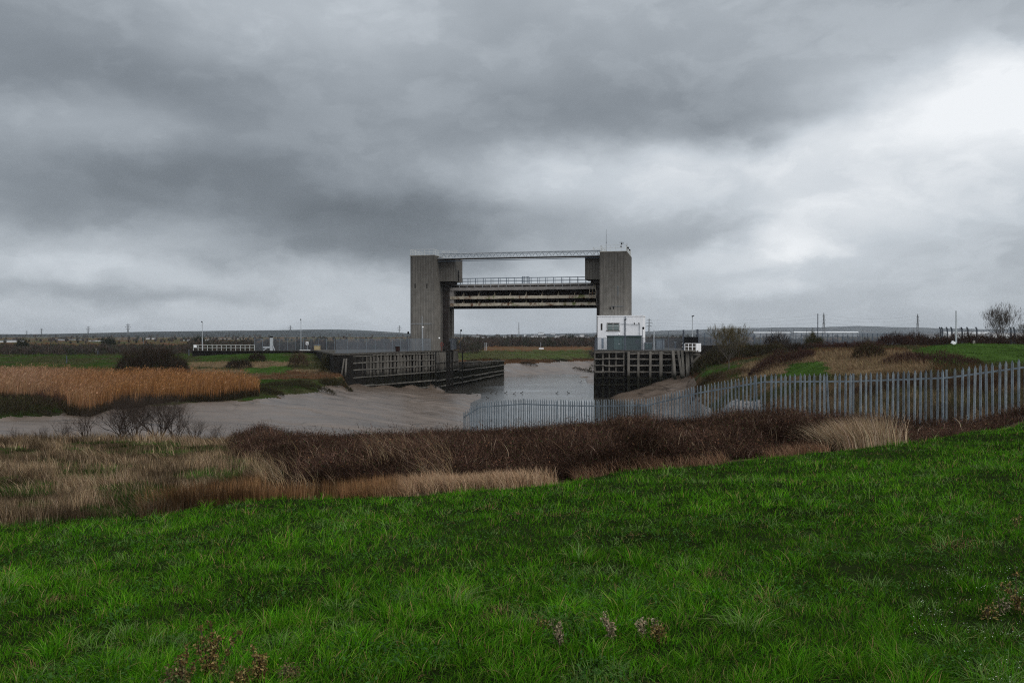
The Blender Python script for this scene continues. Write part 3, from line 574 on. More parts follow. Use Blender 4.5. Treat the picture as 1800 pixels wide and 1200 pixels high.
# ---- lift gates
def gate(front):
    b0 = 5.9 if front else 9.2
    T = Thing('lift_gate', 'raised steel flood gate with pale rust-stained horizontal girders, nearest of two' if front else 'raised flood gate with blue-grey walkway railing, behind the pale girders', 'gate', (20.5, b0, 15.6), 'raised flood gates between the towers', 'b')
    if front:
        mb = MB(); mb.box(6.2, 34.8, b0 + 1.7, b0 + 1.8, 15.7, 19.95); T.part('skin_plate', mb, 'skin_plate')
        for k, (z0, z1) in enumerate(((19.08, 19.68), (17.42, 17.98), (16.05, 16.62))):
            mb = MB(); n = 9; a = 6.25
            while a < 34.7:
                e = min(a + 3.15, 34.75); j = random.uniform(-.012, .012); mb.box(a, e - .015, b0 + j, b0 + .14 + j, z0 + random.uniform(-.03, .03), z1); a += 3.15
            mb.box(6.25, 34.75, b0 + .17, b0 + 1.69, z0 + .22, z0 + .32); T.part('girder', mb, 'girder_paint' if k else 'grey_girder')
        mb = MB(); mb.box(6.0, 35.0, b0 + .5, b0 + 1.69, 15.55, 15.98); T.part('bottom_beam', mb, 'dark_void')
        for k in range(8):
            a = 8.7 + k * 3.13
            for z0, z1 in ((17.99, 19.06), (16.63, 17.40)):
                mb = MB(); n = len(mb.v); w = .045; z1 = z0 + (z1 - z0) * .72
                pr = [(b0 + .18, z0), (b0 + 1.68, z0), (b0 + 1.68, z1), (b0 + 1.3, z1)]
                mb.v += [(a - w, p[0], p[1]) for p in pr] + [(a + w, p[0], p[1]) for p in pr]
                mb.f += [[0, 1, 2, 3], [7, 6, 5, 4], [0, 4, 5, 1], [1, 5, 6, 2], [2, 6, 7, 3], [3, 7, 4, 0]]; T.part('rib', mb, 'girder_paint')
        for a0, a1 in ((6.12, 6.24), (6.25, 6.95), (34.78, 34.9)):
            mb = MB(); mb.box(a0, a1, b0 + .18, b0 + 1.66, 15.9, 19.05); T.part('end_frame', mb, 'grey_girder')
        mb = MB()
        for k in range(19): a = 6.5 + k * 1.56; mb.bar((a, b0 + .3, 19.68), (a, b0 + .3, 20.25), .06)
        mb.bar((6.4, b0 + .3, 20.25), (34.8, b0 + .3, 20.25), .06); T.part('guard_rail', mb, 'post_pale')
        mb = MB(); mb.box(6.3, 34.7, b0 + .5, b0 + 1.6, 19.7, 19.78); T.part('top_deck', mb, 'dark_steel')
        mb = MB(); a0 = 33.6; a1 = 34.75; bb = b0 - .55
        for a in (a0, (a0 + a1) / 2, a1): mb.bar((a, bb, 17.4), (a, bb, 19.5 if a < a1 else 21.0), .07)
        for z in (17.4, 17.9, 18.35, 19.4): mb.bar((a0, bb, z), (a1, bb, z), .06)
        for z in (17.4, 19.4):
            for a in (a0, a1): mb.bar((a, bb, z), (a, b0 + .3, z), .06)
        for z in np.arange(19.6, 21, .3): mb.bar((a1 - .4, bb, z), (a1, bb, z), .05)
        mb.bar((a1 - .4, bb, 19.4), (a1 - .4, bb, 21), .06); T.part('access_cage', mb, 'girder_paint')
    else:
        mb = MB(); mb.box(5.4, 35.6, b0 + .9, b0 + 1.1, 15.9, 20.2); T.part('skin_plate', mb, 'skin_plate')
        mb = MB(); mb.box(5.5, 35.5, b0 - .1, b0 + 1.8, 20.2, 20.45); T.part('walkway_deck', mb, 'dark_steel')
        mb = MB(); mb.box(5.5, 35.5, b0 - .16, b0 - .12, 20.12, 20.50); T.part('kick_plate', mb, 'grey_girder')
        for yb in (b0 - .05, b0 + 1.7):
            mb = MB(); k = 0
            for k in range(20): a = 5.9 + k * 1.56; mb.bar((a, yb, 20.45), (a, yb, 21.7), .10 if yb < b0 + 1 else .06)
            for z in (21.65, 21.08): mb.bar((5.6, yb, z), (35.4, yb, z), .09 if yb < b0 + 1 else .05)
            T.part('railing', mb, 'rail_steel')
        mb = MB(); a = 20.0
        for q in (0, .35, .95, 1.3): mb.bar((a + q, b0 - .05, 20.45), (a + q, b0 - .05, 21.9), .12)
        for z in (21.8, 21.3, 20.8): mb.bar((a, b0 - .05, z), (a + 1.3, b0 - .05, z), .06)
        T.part('access_gate', mb, 'rail_steel')
gate(True); gate(False)
# ---- footbridge between the tower tops
T = Thing('truss_footbridge', 'slender pale steel truss footbridge joining the two tower tops', 'footbridge', (20.5, 2.4, 25.0), None, 'b')
za, zb = 24.95, 25.95
mb = MB(); mb.box(5.1, 36.0, 1.9, 3.1, za - .14, za); T.part('deck', mb, 'dark_steel')
for bb in (1.85, 3.15):
    mb = MB(); mb.bar((5.0, bb, zb), (36.1, bb, zb), .12); mb.bar((5.0, bb, za + .1), (36.1, bb, za + .1), .12); mb.bar((5.0, bb, (za + zb) / 2 + .25), (36.1, bb, (za + zb) / 2 + .25), .05)
    n = 24
    for k in range(n):
        a0 = 5.2 + k * 30.6 / n; a1 = a0 + 30.6 / n; am = (a0 + a1) / 2
        mb.bar((a0, bb, za + .1), (am, bb, zb), .07); mb.bar((am, bb, zb), (a1, bb, za + .1), .07)
    T.part('truss', mb, 'post_pale' if bb < 2 else 'grey_box')
mb = MB(); mb.bar((5.0, 2.2, 24.48), (36.05, 2.2, 24.6), .12, sides=6); T.part('service_pipe', mb, 'rail_steel')

# ---- quays
def poly_world(pts): return pts
Zl = 7.5
G0 = W(4.6, 0)[:2]; G1 = W(4.6, 14)[:2]
NL = (-28.2, 134.6)
QL = [NL, (-26.3, 135.4), (-13.9 + -.9, 160.2), G1, (-21, 180), (-40, 172), (-33, 150)]
T = Thing('quay', 'left concrete quay deck carrying the bare-footed tower and long mesh fence', 'quay', (-25, 155, 0), 'concrete quays of the barrier')
mb = MB(); mb.prism(QL, -1.0, Zl - .28); T.part('quay_wall', mb, 'sheet_pile')
def grow(pts, d):
    cx = sum(p[0] for p in pts) / len(pts); cy = sum(p[1] for p in pts) / len(pts)
    return [(p[0] + (p[0] - cx) / math.hypot(p[0] - cx, p[1] - cy) * d, p[1] + (p[1] - cy) / math.hypot(p[0] - cx, p[1] - cy) * d) for p in pts]
mb = MB(); mb.prism(grow(QL, .15), Zl - .28, Zl); T.part('deck_slab', mb, 'dark_concrete')
Zr = 7.85
C1 = (13.6, 142.0); QR = [C1, (28.4, 141.6), (31.5, 143), (34, 168), (30, 176), W(36.2, 14)[:2], W(36.2, 0)[:2]]
T = Thing('quay', 'right concrete quay deck carrying the white building and green kiosk', 'quay', (24, 150, 0), 'concrete quays of the barrier')
mb = MB(); mb.prism(QR, -1.5, Zr - .3); T.part('quay_wall', mb, 'sheet_pile')
mb = MB(); mb.prism(grow(QR, .15), Zr - .3, Zr); T.part('deck_slab', mb, 'dark_concrete')

# ---- timber fendering
def fender(name, label, path,  # front: how far the walings stand proud
           ztop, levels, spacing, zbot, tilt=0.0, mats=('timber', 'waling'), pw=.32, doubles=True, ztop2=None, levels2=None, maxp=60, wal=None):
    P0 = Vector((*path[0], 0)); P1 = Vector((*path[1], 0)); L = (P1 - P0).length; d = (P1 - P0) / L; nrm = Vector((d.y, -d.x, 0))
    if nrm.y > 0: nrm = -nrm
    T = Thing(name, label, 'fender', (*path[0], zbot), 'timber fendering along the quay walls')
    zt = lambda u: ztop + ((ztop2 if ztop2 is not None else ztop) - ztop) * u
    n = min(maxp, int(L / spacing))
    for k in range(n + 1):
        u = (k + random.uniform(-.12, .12)) / n; u = min(max(u, 0), 1); p = P0 + d * L * u + nrm * .35; z = zt(u) - random.uniform(0, .15); w = pw * random.uniform(.8, 1.25)
        mb = MB(); q = p + Vector((random.uniform(-.05, .05), 0, 0)); mb.bar((q.x, q.y, zbot), (p.x, p.y, z), w)
        if doubles and random.random() < .7:
            s = d * (w * 1.25); mb.bar((q.x + s.x, q.y + s.y, zbot), (p.x + s.x, p.y + s.y, z - random.uniform(0, .8)), w * .7)
        T.part('post', mb, mats[0])
    lv2 = levels2 or levels
    for za_, zb_ in zip(levels, lv2):
        mb = MB(); m = max(3, int(L / 5.5)); f = nrm * ((wal if (wal < 1 or za_ > 3) else .7) % 1 if wal is not None else .35 + pw * .5 + .14)
        for k in range(m):
            u0 = k / m + .002; u1 = (k + 1) / m - .002; sag = random.uniform(-.05, .05)
            p = P0 + d * L * u0 + f; q = P0 + d * L * u1 + f; z0 = za_ + (zb_ - za_) * u0 + sag; z1 = za_ + (zb_ - za_) * u1 + sag + random.uniform(-.04, .04)
            mb.bar((p.x, p.y, z0), (q.x, q.y, z1), .24, random.uniform(.14, .26))
        T.part('waling', mb, mats[1])
    return T
LW = W(5.0, -1.2)[:2]
fender('timber_fender', 'long weathered timber fender wall from mud flat to the left tower', [(-26.6, 136.2), LW], 7.25, [7.05, 5.95, 4.8, 3.55, 2.2, 1.1], 1.0, -.5, pw=.27, wal=1.45, maxp=46, levels2=[6.95, 5.85, 4.75, 3.55, 2.0, .8], mats=('timber', 'waling'))
fender('timber_fender', 'short fender bay directly below the left lifting tower', [W(5.05, -1.0)[:2], W(5.05, 14.2)[:2]], 7.2, [5.3, 3.5, 1.9, .75], 1.5, -.6, pw=.34, mats=('timber', 'waling'))
fender('timber_fender', 'low fender wall running upstream beyond the left tower, with grass above', [W(5.2, 14.4)[:2], W(5.2, 57)[:2]], 5.0, [4.9, 3.2, 1.7, .7], .95, -.6, ztop2=4.1, levels2=[4.0, 2.9, 1.6, .75], pw=.28, maxp=50)
mb = MB(); p = W(4.7, 14.3); q = W(4.7, 57); mb.bar((p[0], p[1], 2.3), (q[0], q[1], 1.9), .5, 4.6)
single('low_quay_wall', mb, 'sheet_pile', 'dark wall behind the low upstream fender', 'wall')
# right face
fender('timber_fender', 'tall fender face of the right quay with square openings and dark weed below', [(13.75, 141.9), (18.6, 141.75)], 7.6, [7.55, 6.5, 5.4, 4.35, 3.3, 2.2], 1.15, -1.5, pw=.18, doubles=False, mats=('timber', 'timber'))
fender('timber_fender', 'fender face of thick upright piles beneath the green kiosk', [(19.2, 141.7), (28.2, 141.4)], 7.75, [7.35, 6.45, 5.4, 4.3, 3.2, 2.2], 1.72, -1.5, pw=.40, doubles=False, mats=('timber', 'timber'), wal=.26)
# leaning timber piles at both corners
T = Thing('raking_piles', 'cluster of leaning pale timber piles below the white railed platform', 'timber piles', (28.6, 140.2, 1.5))
for px, px2, w in ((1183, 1187, .42), (1192, 1199, .36), (1199, 1202, .38), (1208, 1209, .55), (1214, 1221, .38)):
    mb = MB(); t0 = Pw(px, 616, 140.2); t1 = Pw(px2, 668, 139.6); mb.bar(t1, t0, w); T.part('pile', mb, 'timber')
mb = MB(); mb.bar(Pw(1217, 637, 139.7), Pw(1231, 623, 139.7), .35); T.part('strut', mb, 'timber')
mb = MB(); mb.bar(Pw(1213, 622, 139.9), Pw(1230, 622, 139.9), .3); T.part('strut', mb, 'timber')
T = Thing('raking_piles', 'pair of leaning grey timber piles at the mud end of the left fender', 'timber piles', (-27.5, 135.5, 2.2))
for px, px2, w in ((605, 600, .2), (609, 607, .22)):
    mb = MB(); mb.bar(Pw(px2, 662, 134.4), Pw(px, 630, 134.6), w); T.part('pile', mb, 'timber')
# corner chain / vertical ladder strips at gate guides
T = Thing('pile_cluster', 'dark upright dolphin piles at the foot of the gate slot, left tower', 'timber piles', (-12.9, 161, 0))
for k, px in enumerate((786, 790, 795)):
    mb = MB(); mb.bar(Pw(px, 686, 159.5), Pw(px, 600 if k == 1 else 616, 159.5), .38); T.part('pile', mb, 'sheet_pile')
for px, yb, Y in ((766, 688, 157.6), (813, 688, 171)):
    mb = MB(); mb.bar(Pw(px, yb, Y), Pw(px, 618, Y), .22); single('access_ladder', mb, 'dark_void', 'thin dark ladder down the left fender wall below the tower' if px < 800 else 'thin dark ladder at the upstream end of the tower bay', 'ladder')

# ---- white control building
T = Thing('control_building', 'white rendered control building wrapped round the foot of the right tower', 'building', (39.9, -2.2, Zr), None, 'b')
aL, aR = 35.95, A(1130, -2.2)
mb = MB(); mb.box(aL, aR, -2.2, 5.5, Zr + .01, 13.75); T.part('wall', mb, 'white_paint')
mb = MB(); mb.box(aL - .08, aR + .08, -2.28, 5.6, 13.75, 13.92); T.part('roof', mb, 'white_paint')
Yb = 152.6
def wz(y): return Zy(y, Yb)
w0, w1 = A(1066.5, -2.2), A(1089, -2.2)
mb = MB(); mb.box(w0, w1, -2.23, -2.18, wz(580.5), wz(567.5)); wi = T.part('window', mb, 'dark_steel')
for q0, q1 in ((.10, .46), (.54, .94)):
    mb = MB(); mb.box(w0 + (w1 - w0) * q0, w0 + (w1 - w0) * q1, -2.25, -2.24, wz(579.8), wz(569.8)); T.part('pane', mb, 'glass_pale', wi)
for q in (.04, .5, .97):
    mb = MB(); mb.box(w0 + (w1 - w0) * q - .05, w0 + (w1 - w0) * q + .05, -2.28, -2.255, wz(580), wz(568.5)); T.part('frame', mb, 'white_rail', wi)
mb = MB(); mb.box(w0, w1, -2.28, -2.255, wz(573.6), wz(573)); T.part('frame', mb, 'white_rail', wi)
mb = MB(); mb.box(w0 - .1, w1 + .1, -2.34, -2.235, wz(581.6), wz(580.6)); T.part('sill', mb, 'plain_concrete', wi)
mb = MB(); mb.box(A(1056, -2.2), A(1059, -2.2), -2.23, -2.18, wz(580), wz(568.5)); T.part('window', mb, 'dark_steel')
mb = MB(); mb.box(A(1057.5, -2.2), A(1061, -2.2), -2.23, -2.18, wz(612), wz(594)); d_ = T.part('door', mb, 'blue_steel')
mb = MB(); mb.box(A(1067, -2.2), A(1069.5, -2.2), -2.23, -2.18, wz(604), wz(595)); T.part('vent', mb, 'dark_steel')
mb = MB(); mb.bar((A(1124, -2.3), -2.3, 8), (A(1124, -2.3), -2.3, 12.3), .06); mb.bar((A(1091, -2.3), -2.3, 12.4), (A(1124, -2.3), -2.3, 12.3), .05); mb.bar((A(1099, -2.3), -2.3, 8), (A(1099, -2.3), -2.3, 13.7), .12)
T.part('downpipe', mb, 'grey_box')
for k, (px, y) in enumerate(((1115, 568.5), (1123, 568.5))):
    mb = MB(); a = A(px, -2.6); mb.ball((a, -2.6, wz(y)), .13); mb.bar((a, -2.2, wz(y) - .1), (a, -2.6, wz(y) - .1), .05); T.part('camera', mb, 'black_board')
mb = MB(); mb.ball((A(1088.5, -2.5), -2.5, wz(587.8)), .16); T.part('lamp', mb, 'lamp_white')
# kiosk and cabinets on the right quay
def cabinet(label, p0, p1, y0, y1, Y, depth, m, doors=0, m2=None):
    a = Pw(p0, y0, Y); b_ = Pw(p1, y1, Y); z1 = Zy(y0, Y); z0 = Zy(y1, Y)
    T = Thing('cabinet', label, 'cabinet', ((a[0] + b_[0]) / 2, Y, z0), 'cabinets on the quay')
    mb = MB(); mb.box(a[0], b_[0], Y, Y + depth, z0, z1); T.part('body', mb, m)
    mb = MB(); mb.box(a[0] - .08, b_[0] + .08, Y - .08, Y + depth + .08, z1, z1 + .09); T.part('lid', mb, 'grey_box')
    for k in range(doors):
        w = (b_[0] - a[0]) / doors; x = a[0] + w * k
        mb = MB(); mb.box(x + .06, x + w - .06, Y - .03, Y - .004, z0 + .12, z1 - .12); dd = T.part('door', mb, m2 or m)
        mb = MB(); mb.box(x + w - .25, x + w - .18, Y - .07, Y - .035, z0 + .9, z0 + 1.05); T.part('handle', mb, 'post_pale', dd)
    return T
T = Thing('kiosk', 'long dark green kiosk in front of the white building', 'kiosk', (21.5, 147.5, Zr))
x0 = Pw(1069.5, 0, 147)[0]; x1 = Pw(1128, 0, 147)[0]; zt = Zy(590.5, 147)
mb = MB(); mb.box(x0, x1, 147, 149.3, Zr + .01, zt); T.part('wall', mb, 'green_box')
mb = MB(); mb.box(x0 - .1, x1 + .1, 146.9, 149.4, zt, zt + .12); T.part('roof', mb, 'grey_box')
for p0, p1 in ((1079, 1088), (1088.6, 1098)):
    mb = MB(); mb.box(Pw(p0, 0, 147)[0], Pw(p1, 0, 147)[0], 146.95, 146.99, Zr + .1, zt - .15); dd = T.part('door', mb, 'green_box2')
    mb = MB(); x = Pw(1088.2 if p0 < 1080 else 1089.6, 0, 147)[0]; mb.box(x - .1, x - .02, 146.9, 146.94, 8.8, 9.0); T.part('handle', mb, 'post_pale', dd)
mb = MB()
for k in range(5): z = 9.0 + k * .12; mb.box(Pw(1117, 0, 147)[0], Pw(1123, 0, 147)[0], 146.95, 146.99, z, z + .06)
T.part('vent', mb, 'post_dark')
mb = MB(); x = Pw(1129.8, 0, 147)[0]; mb.bar((x, 146.5, Zr), (x, 146.5, zt), .22)
single('white_post', mb, 'white_paint', 'stout white post at the right end of the green kiosk', 'post')
cabinet('low dark teal cabinet on the quay beside the white post', 1134, 1146.5, 603, 614, 146, 1.0, 'green_box', 2, 'green_box2')
cabinet('pale grey cabinet standing between two dark posts on the right quay', 1154, 1168, 596.8, 613.5, 145, 1.0, 'grey_box', 2, 'grey_box')
cabinet('small dark control box on the right quay deck near the signboard', 1186, 1188.5, 601.5, 612, 145, .3, 'post_dark', 1)
# lamp posts, poles
def pole(label, px, ytop, ybase, Y, w, m='post_pale', lamp=None, cat='pole', group=None, name='pole', zb=None):
    x = Pw(px, 0, Y)[0]; z0 = Zy(ybase, Y) if zb is None else zb; z1 = Zy(ytop, Y)
    T = Thing(name, label, cat, (x, Y, z0), group)
    mb = MB(); mb.bar((x, Y, z0), (x, Y, z0 + (z1 - z0) * .45), w * 1.25, sides=6); mb.bar((x, Y, z0 + (z1 - z0) * .45), (x, Y, z1), w * .85, sides=6); T.part('shaft', mb, m)
    if lamp == 'ball': mb = MB(); mb.ball((x, Y, z1 + .12), .17); T.part('lamp', mb, 'lamp_white')
    if lamp == 'head': mb = MB(); mb.bar((x - .05, Y, z1), (x + .1, Y - .6, z1 + .12), .22, .12); T.part('lamp', mb, 'post_dark')
    if lamp == 'cam': mb = MB(); mb.ball((x + .12, Y, z1 + .05), .2, sc=(1, 1, 1.2)); T.part('camera', mb, 'black_board')
    return T
G = 'lamp posts and poles of the site'
pole('tall grey lamp post in front of the white building', 1098.5, 562, 614.5, 144.5, .22, 'post_dark', 'head', 'lamp post', G, 'lamp_post', Zr)
pole('slim lamp post standing behind the black signboard on the right quay', 1217, 556, 614, 147, .16, 'post_pale', 'head', 'lamp post', G, 'lamp_post', Zr)
pole('thin pole with camera at the edge of the white building', 1129.5, 577, 614, 146, .09, 'post_dark', 'cam', 'pole', G, 'pole', Zr)
pole('thin short pole with camera on the quay left of the kiosk', 1045.5, 596, 614, 146, .09, 'post_dark', 'cam', 'pole', G, 'pole', Zr)
pole('dark pole with pointed head beside the grey quay cabinet', 1149.5, 580, 614, 144.6, .22, 'post_pale', None, 'pole', G, 'pole', Zr)
pole('slender pole behind the fence midway along the right quay', 1175, 582, 614, 150, .10, 'post_dark', None, 'pole', G, 'pole', Zr)
pole('white globe lamp post low against the left tower foot', 743.2, 576, 617, 158.2, .15, 'post_pale', 'ball', 'lamp post', G, 'lamp_post', Zl)
pole('thin lamp post far left rising above the white railing', 355.6, 566, 616, 172, .14, 'post_pale', 'head', 'lamp post', G, 'lamp_post')
pole('thin lamp post rising between warning sign and white valve', 529, 562, 616, 176, .14, 'post_pale', 'head', 'lamp post', G, 'lamp_post')
pole('slender post with dark camera just upstream of the left tower', 809.5, 581, 616, 176, .10, 'post_dark', 'cam', 'pole', G, 'pole', 7.4)
pole('tall bare pole behind the long mesh fence on the right', 1437.5, 551, 590, 190, .22, 'post_dark', None, 'pole', G, 'lamp_post', 7)
pole('tall grey pole standing on the grass mound at far right', 1680.5, 546, 606, 118, .20, 'post_pale', None, 'pole', G, 'pole')
pole('thin dark pole with knob beside the left tower base', 716.5, 585, 617, 152, .08, 'post_dark', 'cam', 'pole', G, 'pole', Zl)

# ---- mesh fences
def mesh_fence(label, pts, z0, z1, sp, m='mesh', pm='post_pale', pw=.09, group='mesh security fences', toprail=True, zs=None, cat='fence', name='mesh_fence'):
    T = Thing(name, label, cat, (pts[0][0], pts[0][1], z0), group); mb = MB(); rails = MB(); posts = 0
    for i in range(len(pts) - 1):
        p = Vector((*pts[i], 0)); q = Vector((*pts[i + 1], 0)); L = (q - p).length; n = max(1, int(L / sp)); za = zs[i] if zs else z0; zb = zs[i + 1] if zs else z0; h = z1 - z0
        k = len(mb.v); mb.v += [(p.x, p.y, za + .05), (q.x, q.y, zb + .05), (q.x, q.y, zb + h), (p.x, p.y, za + h)]; mb.f.append([k, k + 1, k + 2, k + 3])
        if toprail: rails.bar((p.x, p.y, za + h), (q.x, q.y, zb + h), .05)
        for j in range(n + (i == len(pts) - 2)):
            if posts >= 98: break
            c = p.lerp(q, j / n); zz = za + (zb - za) * j / n; o = MB(); o.bar((c.x, c.y - .05, zz), (c.x, c.y - .05, zz + h + .08), pw); T.part('post', o, pm); posts += 1
    T.part('wire_panel', mb, m)
    if toprail: T.part('top_rail', rails, pm)
    return T
a_ = W(4.3, -.6)[:2]
mesh_fence('long grey mesh fence along the front edge of the left quay', [(-27.9, 135.3), (-26.2, 136), a_], Zl, Zl + 2.25, 2.5, pw=.06, pm='grey_box')
mesh_fence('small mesh enclosure on the quay just upstream of the left tower', [W(5.4, 8.5)[:2], W(5.4, 13.5)[:2], W(3, 14)[:2]], Zl, Zl + 2.2, 1.6, pm='post_dark')
mesh_fence('grey mesh fence round the front edge of the right quay', [W(35.9, -.5)[:2], (13.9, 142.6), (18.5, 142.4), (28.3, 142.0)], Zr, Zr + 2.05, 2.9, pm='post_dark', m='mesh_thin')
mesh_fence('tall mesh fence with pale posts left of the quay, behind the valve', [Pw(447, 0, 172)[:2], Pw(520, 0, 172)[:2], Pw(588, 0, 168)[:2]], 7.25, 9.65, 1.6, m='mesh_thin', pw=.07, pm='grey_box')
# white hand railing on the flood wall far left
T = Thing('white_railing', 'white two-rail hand railing on the dark flood wall, far left', 'railing', Pw(340, 616, 170))
for k in range(14):
    x = Pw(340 + k * 8.25, 0, 170)[0]; mb = MB(); mb.bar((x, 170, 7.35), (x, 170, 8.5), .08); T.part('post', mb, 'white_rail')
for z in (8.48, 7.95): mb = MB(); mb.bar((Pw(340, 0, 170)[0], 169.95, z), (Pw(447, 0, 170)[0], 169.95, z), .07); T.part('rail', mb, 'white_rail')
mb = MB(); x = Pw(342, 0, 170)[0]; mb.box(x - .1, x + .45, 169.85, 169.9, 7.95, 8.5); T.part('notice', mb, 'white_paint')
T = Thing('flood_wall', 'low dark flood wall under the white railing on the left bank', 'wall', (-50, 170, 6))
mb = MB(); mb.prism([Pw(338, 0, 171)[:2], Pw(590, 0, 168)[:2], Pw(590, 0, 169)[:2], Pw(338, 0, 172)[:2]], 5.5, 7.22); T.part('wall', mb, 'sheet_pile')
mb = MB(); mb.prism([Pw(338, 0, 170.8)[:2], Pw(590, 0, 167.8)[:2], Pw(590, 0, 169.2)[:2], Pw(338, 0, 172.2)[:2]], 7.22, 7.35); T.part('coping', mb, 'dark_steel')
# white valve housing
T = Thing('valve_pillar', 'white sluice headgear pillar with black top beside the mesh fence', 'sluice gear', Pw(476, 616, 171.5))
x = Pw(476, 0, 171)[0]; mb = MB(); mb.box(x - .2, x + .35, 171, 171.5, 7.3, 9.9); T.part('pillar', mb, 'post_pale')
mb = MB(); mb.ball((x + .05, 171.2, 10.05), .28, sc=(1.3, 1, .6)); T.part('handwheel', mb, 'black_board')
mb = MB(); mb.bar((x + .4, 171, 8.4), (x + .8, 171, 7.35), .12); mb.bar((x - 1.5, 171, 8.0), (x - .2, 171, 8.0), .3); mb.bar((x - 1.5, 171, 7.4), (x - .6, 171, 7.9), .15); T.part('pipe', mb, 'post_pale')
cabinet('small beige sloping-sided box on the flood wall left of the quay', 552, 562, 607, 616.5, 169, .9, 'beige', 1)
T = Thing('warning_sign', 'square white sign with diagonal cross on a thin post', 'sign', Pw(540, 615, 169.5))
x = Pw(540, 0, 169.5)[0]; mb = MB(); mb.bar((x, 169.5, 7.3), (x, 169.5, 9.1), .06); T.part('post', mb, 'post_pale')
mb = MB(); mb.box(x - .28, x + .28, 169.42, 169.46, 8.5, 9.12); sgn = T.part('panel', mb, 'white_paint')
mb = MB(); mb.bar((x - .24, 169.39, 8.55), (x + .24, 169.39, 9.07), .07, .02); mb.bar((x + .24, 169.39, 8.55), (x - .24, 169.39, 9.07), .07, .02); T.part('cross_mark', mb, 'black_board', sgn)
mb = MB(); x = Pw(535, 0, 169.8)[0]; mb.box(x - .9, x + 1.2, 169.6, 169.8, 7.36, 7.55); single('white_plank', mb, 'white_rail', 'low white plank on the wall below the crossed sign', 'plank')
cabinet('tall dark brown box on the left quay in front of the mesh fence', 696, 702, 608, 617.5, 149, .6, 'brown_box', 1)
T = Thing('lifebuoy_stand', 'red lifebuoy stand at the foot of the gate slot, left tower', 'lifebuoy', Pw(777, 616, 158))
x, Y, z = Pw(776.5, 607, 158); mb = MB(); mb.bar((x, Y, 7.5), (x, Y, 9.2), .08); T.part('post', mb, 'red')
mb = MB()
for k in range(10): t0 = k * math.pi / 5; t1 = t0 + math.pi / 5; mb.bar((x + .3 * math.cos(t0), Y - .06, 8.7 + .3 * math.sin(t0)), (x + .3 * math.cos(t1), Y - .06, 8.7 + .3 * math.sin(t1)), .11, sides=6)
T.part('ring', mb, 'red')
mb = MB(); x, Y, z = Pw(772, 594, 160.4); mb.ball((x, Y, z), .16, n=10); mb.bar((x, Y, z - .2), (x, Y + .4, z - .2), .05); single('bulkhead_lamp', mb, 'lamp_white', 'round white lamp on the inner side of the left tower foot', 'lamp')
# white railed platform and black board
T = Thing('railed_platform', 'small white railed viewing platform cantilevered at the right end of the quay', 'platform', Pw(1218, 617, 139))
xa = Pw(1203.5, 0, 139)[0]; xb = Pw(1223, 0, 139)[0]; xc = Pw(1233, 0, 139)[0]; zf = 7.95; zt = 9.05
mb = MB(); mb.prism([(xa, 138.8), (xb + .3, 138.8), (xc, 140.6), (xc - .2, 141.5), (xa, 141.3)], zf - .22, zf); T.part('floor', mb, 'timber')
mb = MB()
for z in (zt, (zf + zt) / 2 + .05): mb.bar((xa, 138.85, z), (xb, 138.85, z), .08)
for k in range(4): x = xa + (xb - xa) * k / 3; mb.bar((x, 138.85, zf), (x, 138.85, zt), .09)
T.part('railing', mb, 'white_paint')
mb = MB(); mb.prism([(xb, 138.8), (xb + .06, 138.75), (xc + .3, 140.6), (xc + .24, 140.66)], zf - .25, zt + .02); T.part('side_panel', mb, 'white_paint')
mb = MB()
for z in (zt, (zf + zt) / 2): mb.bar((xa, 141.2, z), (xc, 141.4, z), .1)
T.part('railing', mb, 'white_rail')
T = Thing('signboard', 'large blank black signboard on two posts above the white platform', 'sign', Pw(1215, 614, 141))
xs0, xs1 = Pw(1203, 0, 141)[0], Pw(1227.5, 0, 141)[0]
mb = MB(); mb.box(xs0, xs1, 141.0, 141.12, Zy(603.5, 141), Zy(592, 141)); T.part('board', mb, 'black_board')
for px, yt in ((1201.5, 579.5), (1226, 578.5)):
    x = Pw(px, 0, 141.25)[0]; mb = MB(); mb.bar((x, 141.25, Zr), (x, 141.25, Zy(yt, 141)), .3 if px < 1210 else .34, sides=8); T.part('post', mb, 'post_dark')

# ---- far flood wall and mesh fence on the right
wallpts = [Pw(1228, 0, 160)[:2], Pw(1400, 0, 166)[:2], Pw(1500, 0, 172)[:2], Pw(1593, 0, 178)[:2]]
T = Thing('flood_wall', 'dark flood wall running behind the bare tree, right bank', 'wall', (50, 165, 6))
for i in range(3):
    p, q = wallpts[i], wallpts[i + 1]; mb = MB(); mb.prism([p, q, (q[0] + .2, q[1] + .5), (p[0] + .2, p[1] + .5)], 5.0, 8.45 + .01 * i); T.part('wall', mb, 'sheet_pile')
mesh_fence('very long tall mesh fence on the flood wall behind the right marsh', [(p[0], p[1] + .25) for p in wallpts], 8.46, 10.75, 1.25, m='mesh', pm='rail_steel', pw=.08)
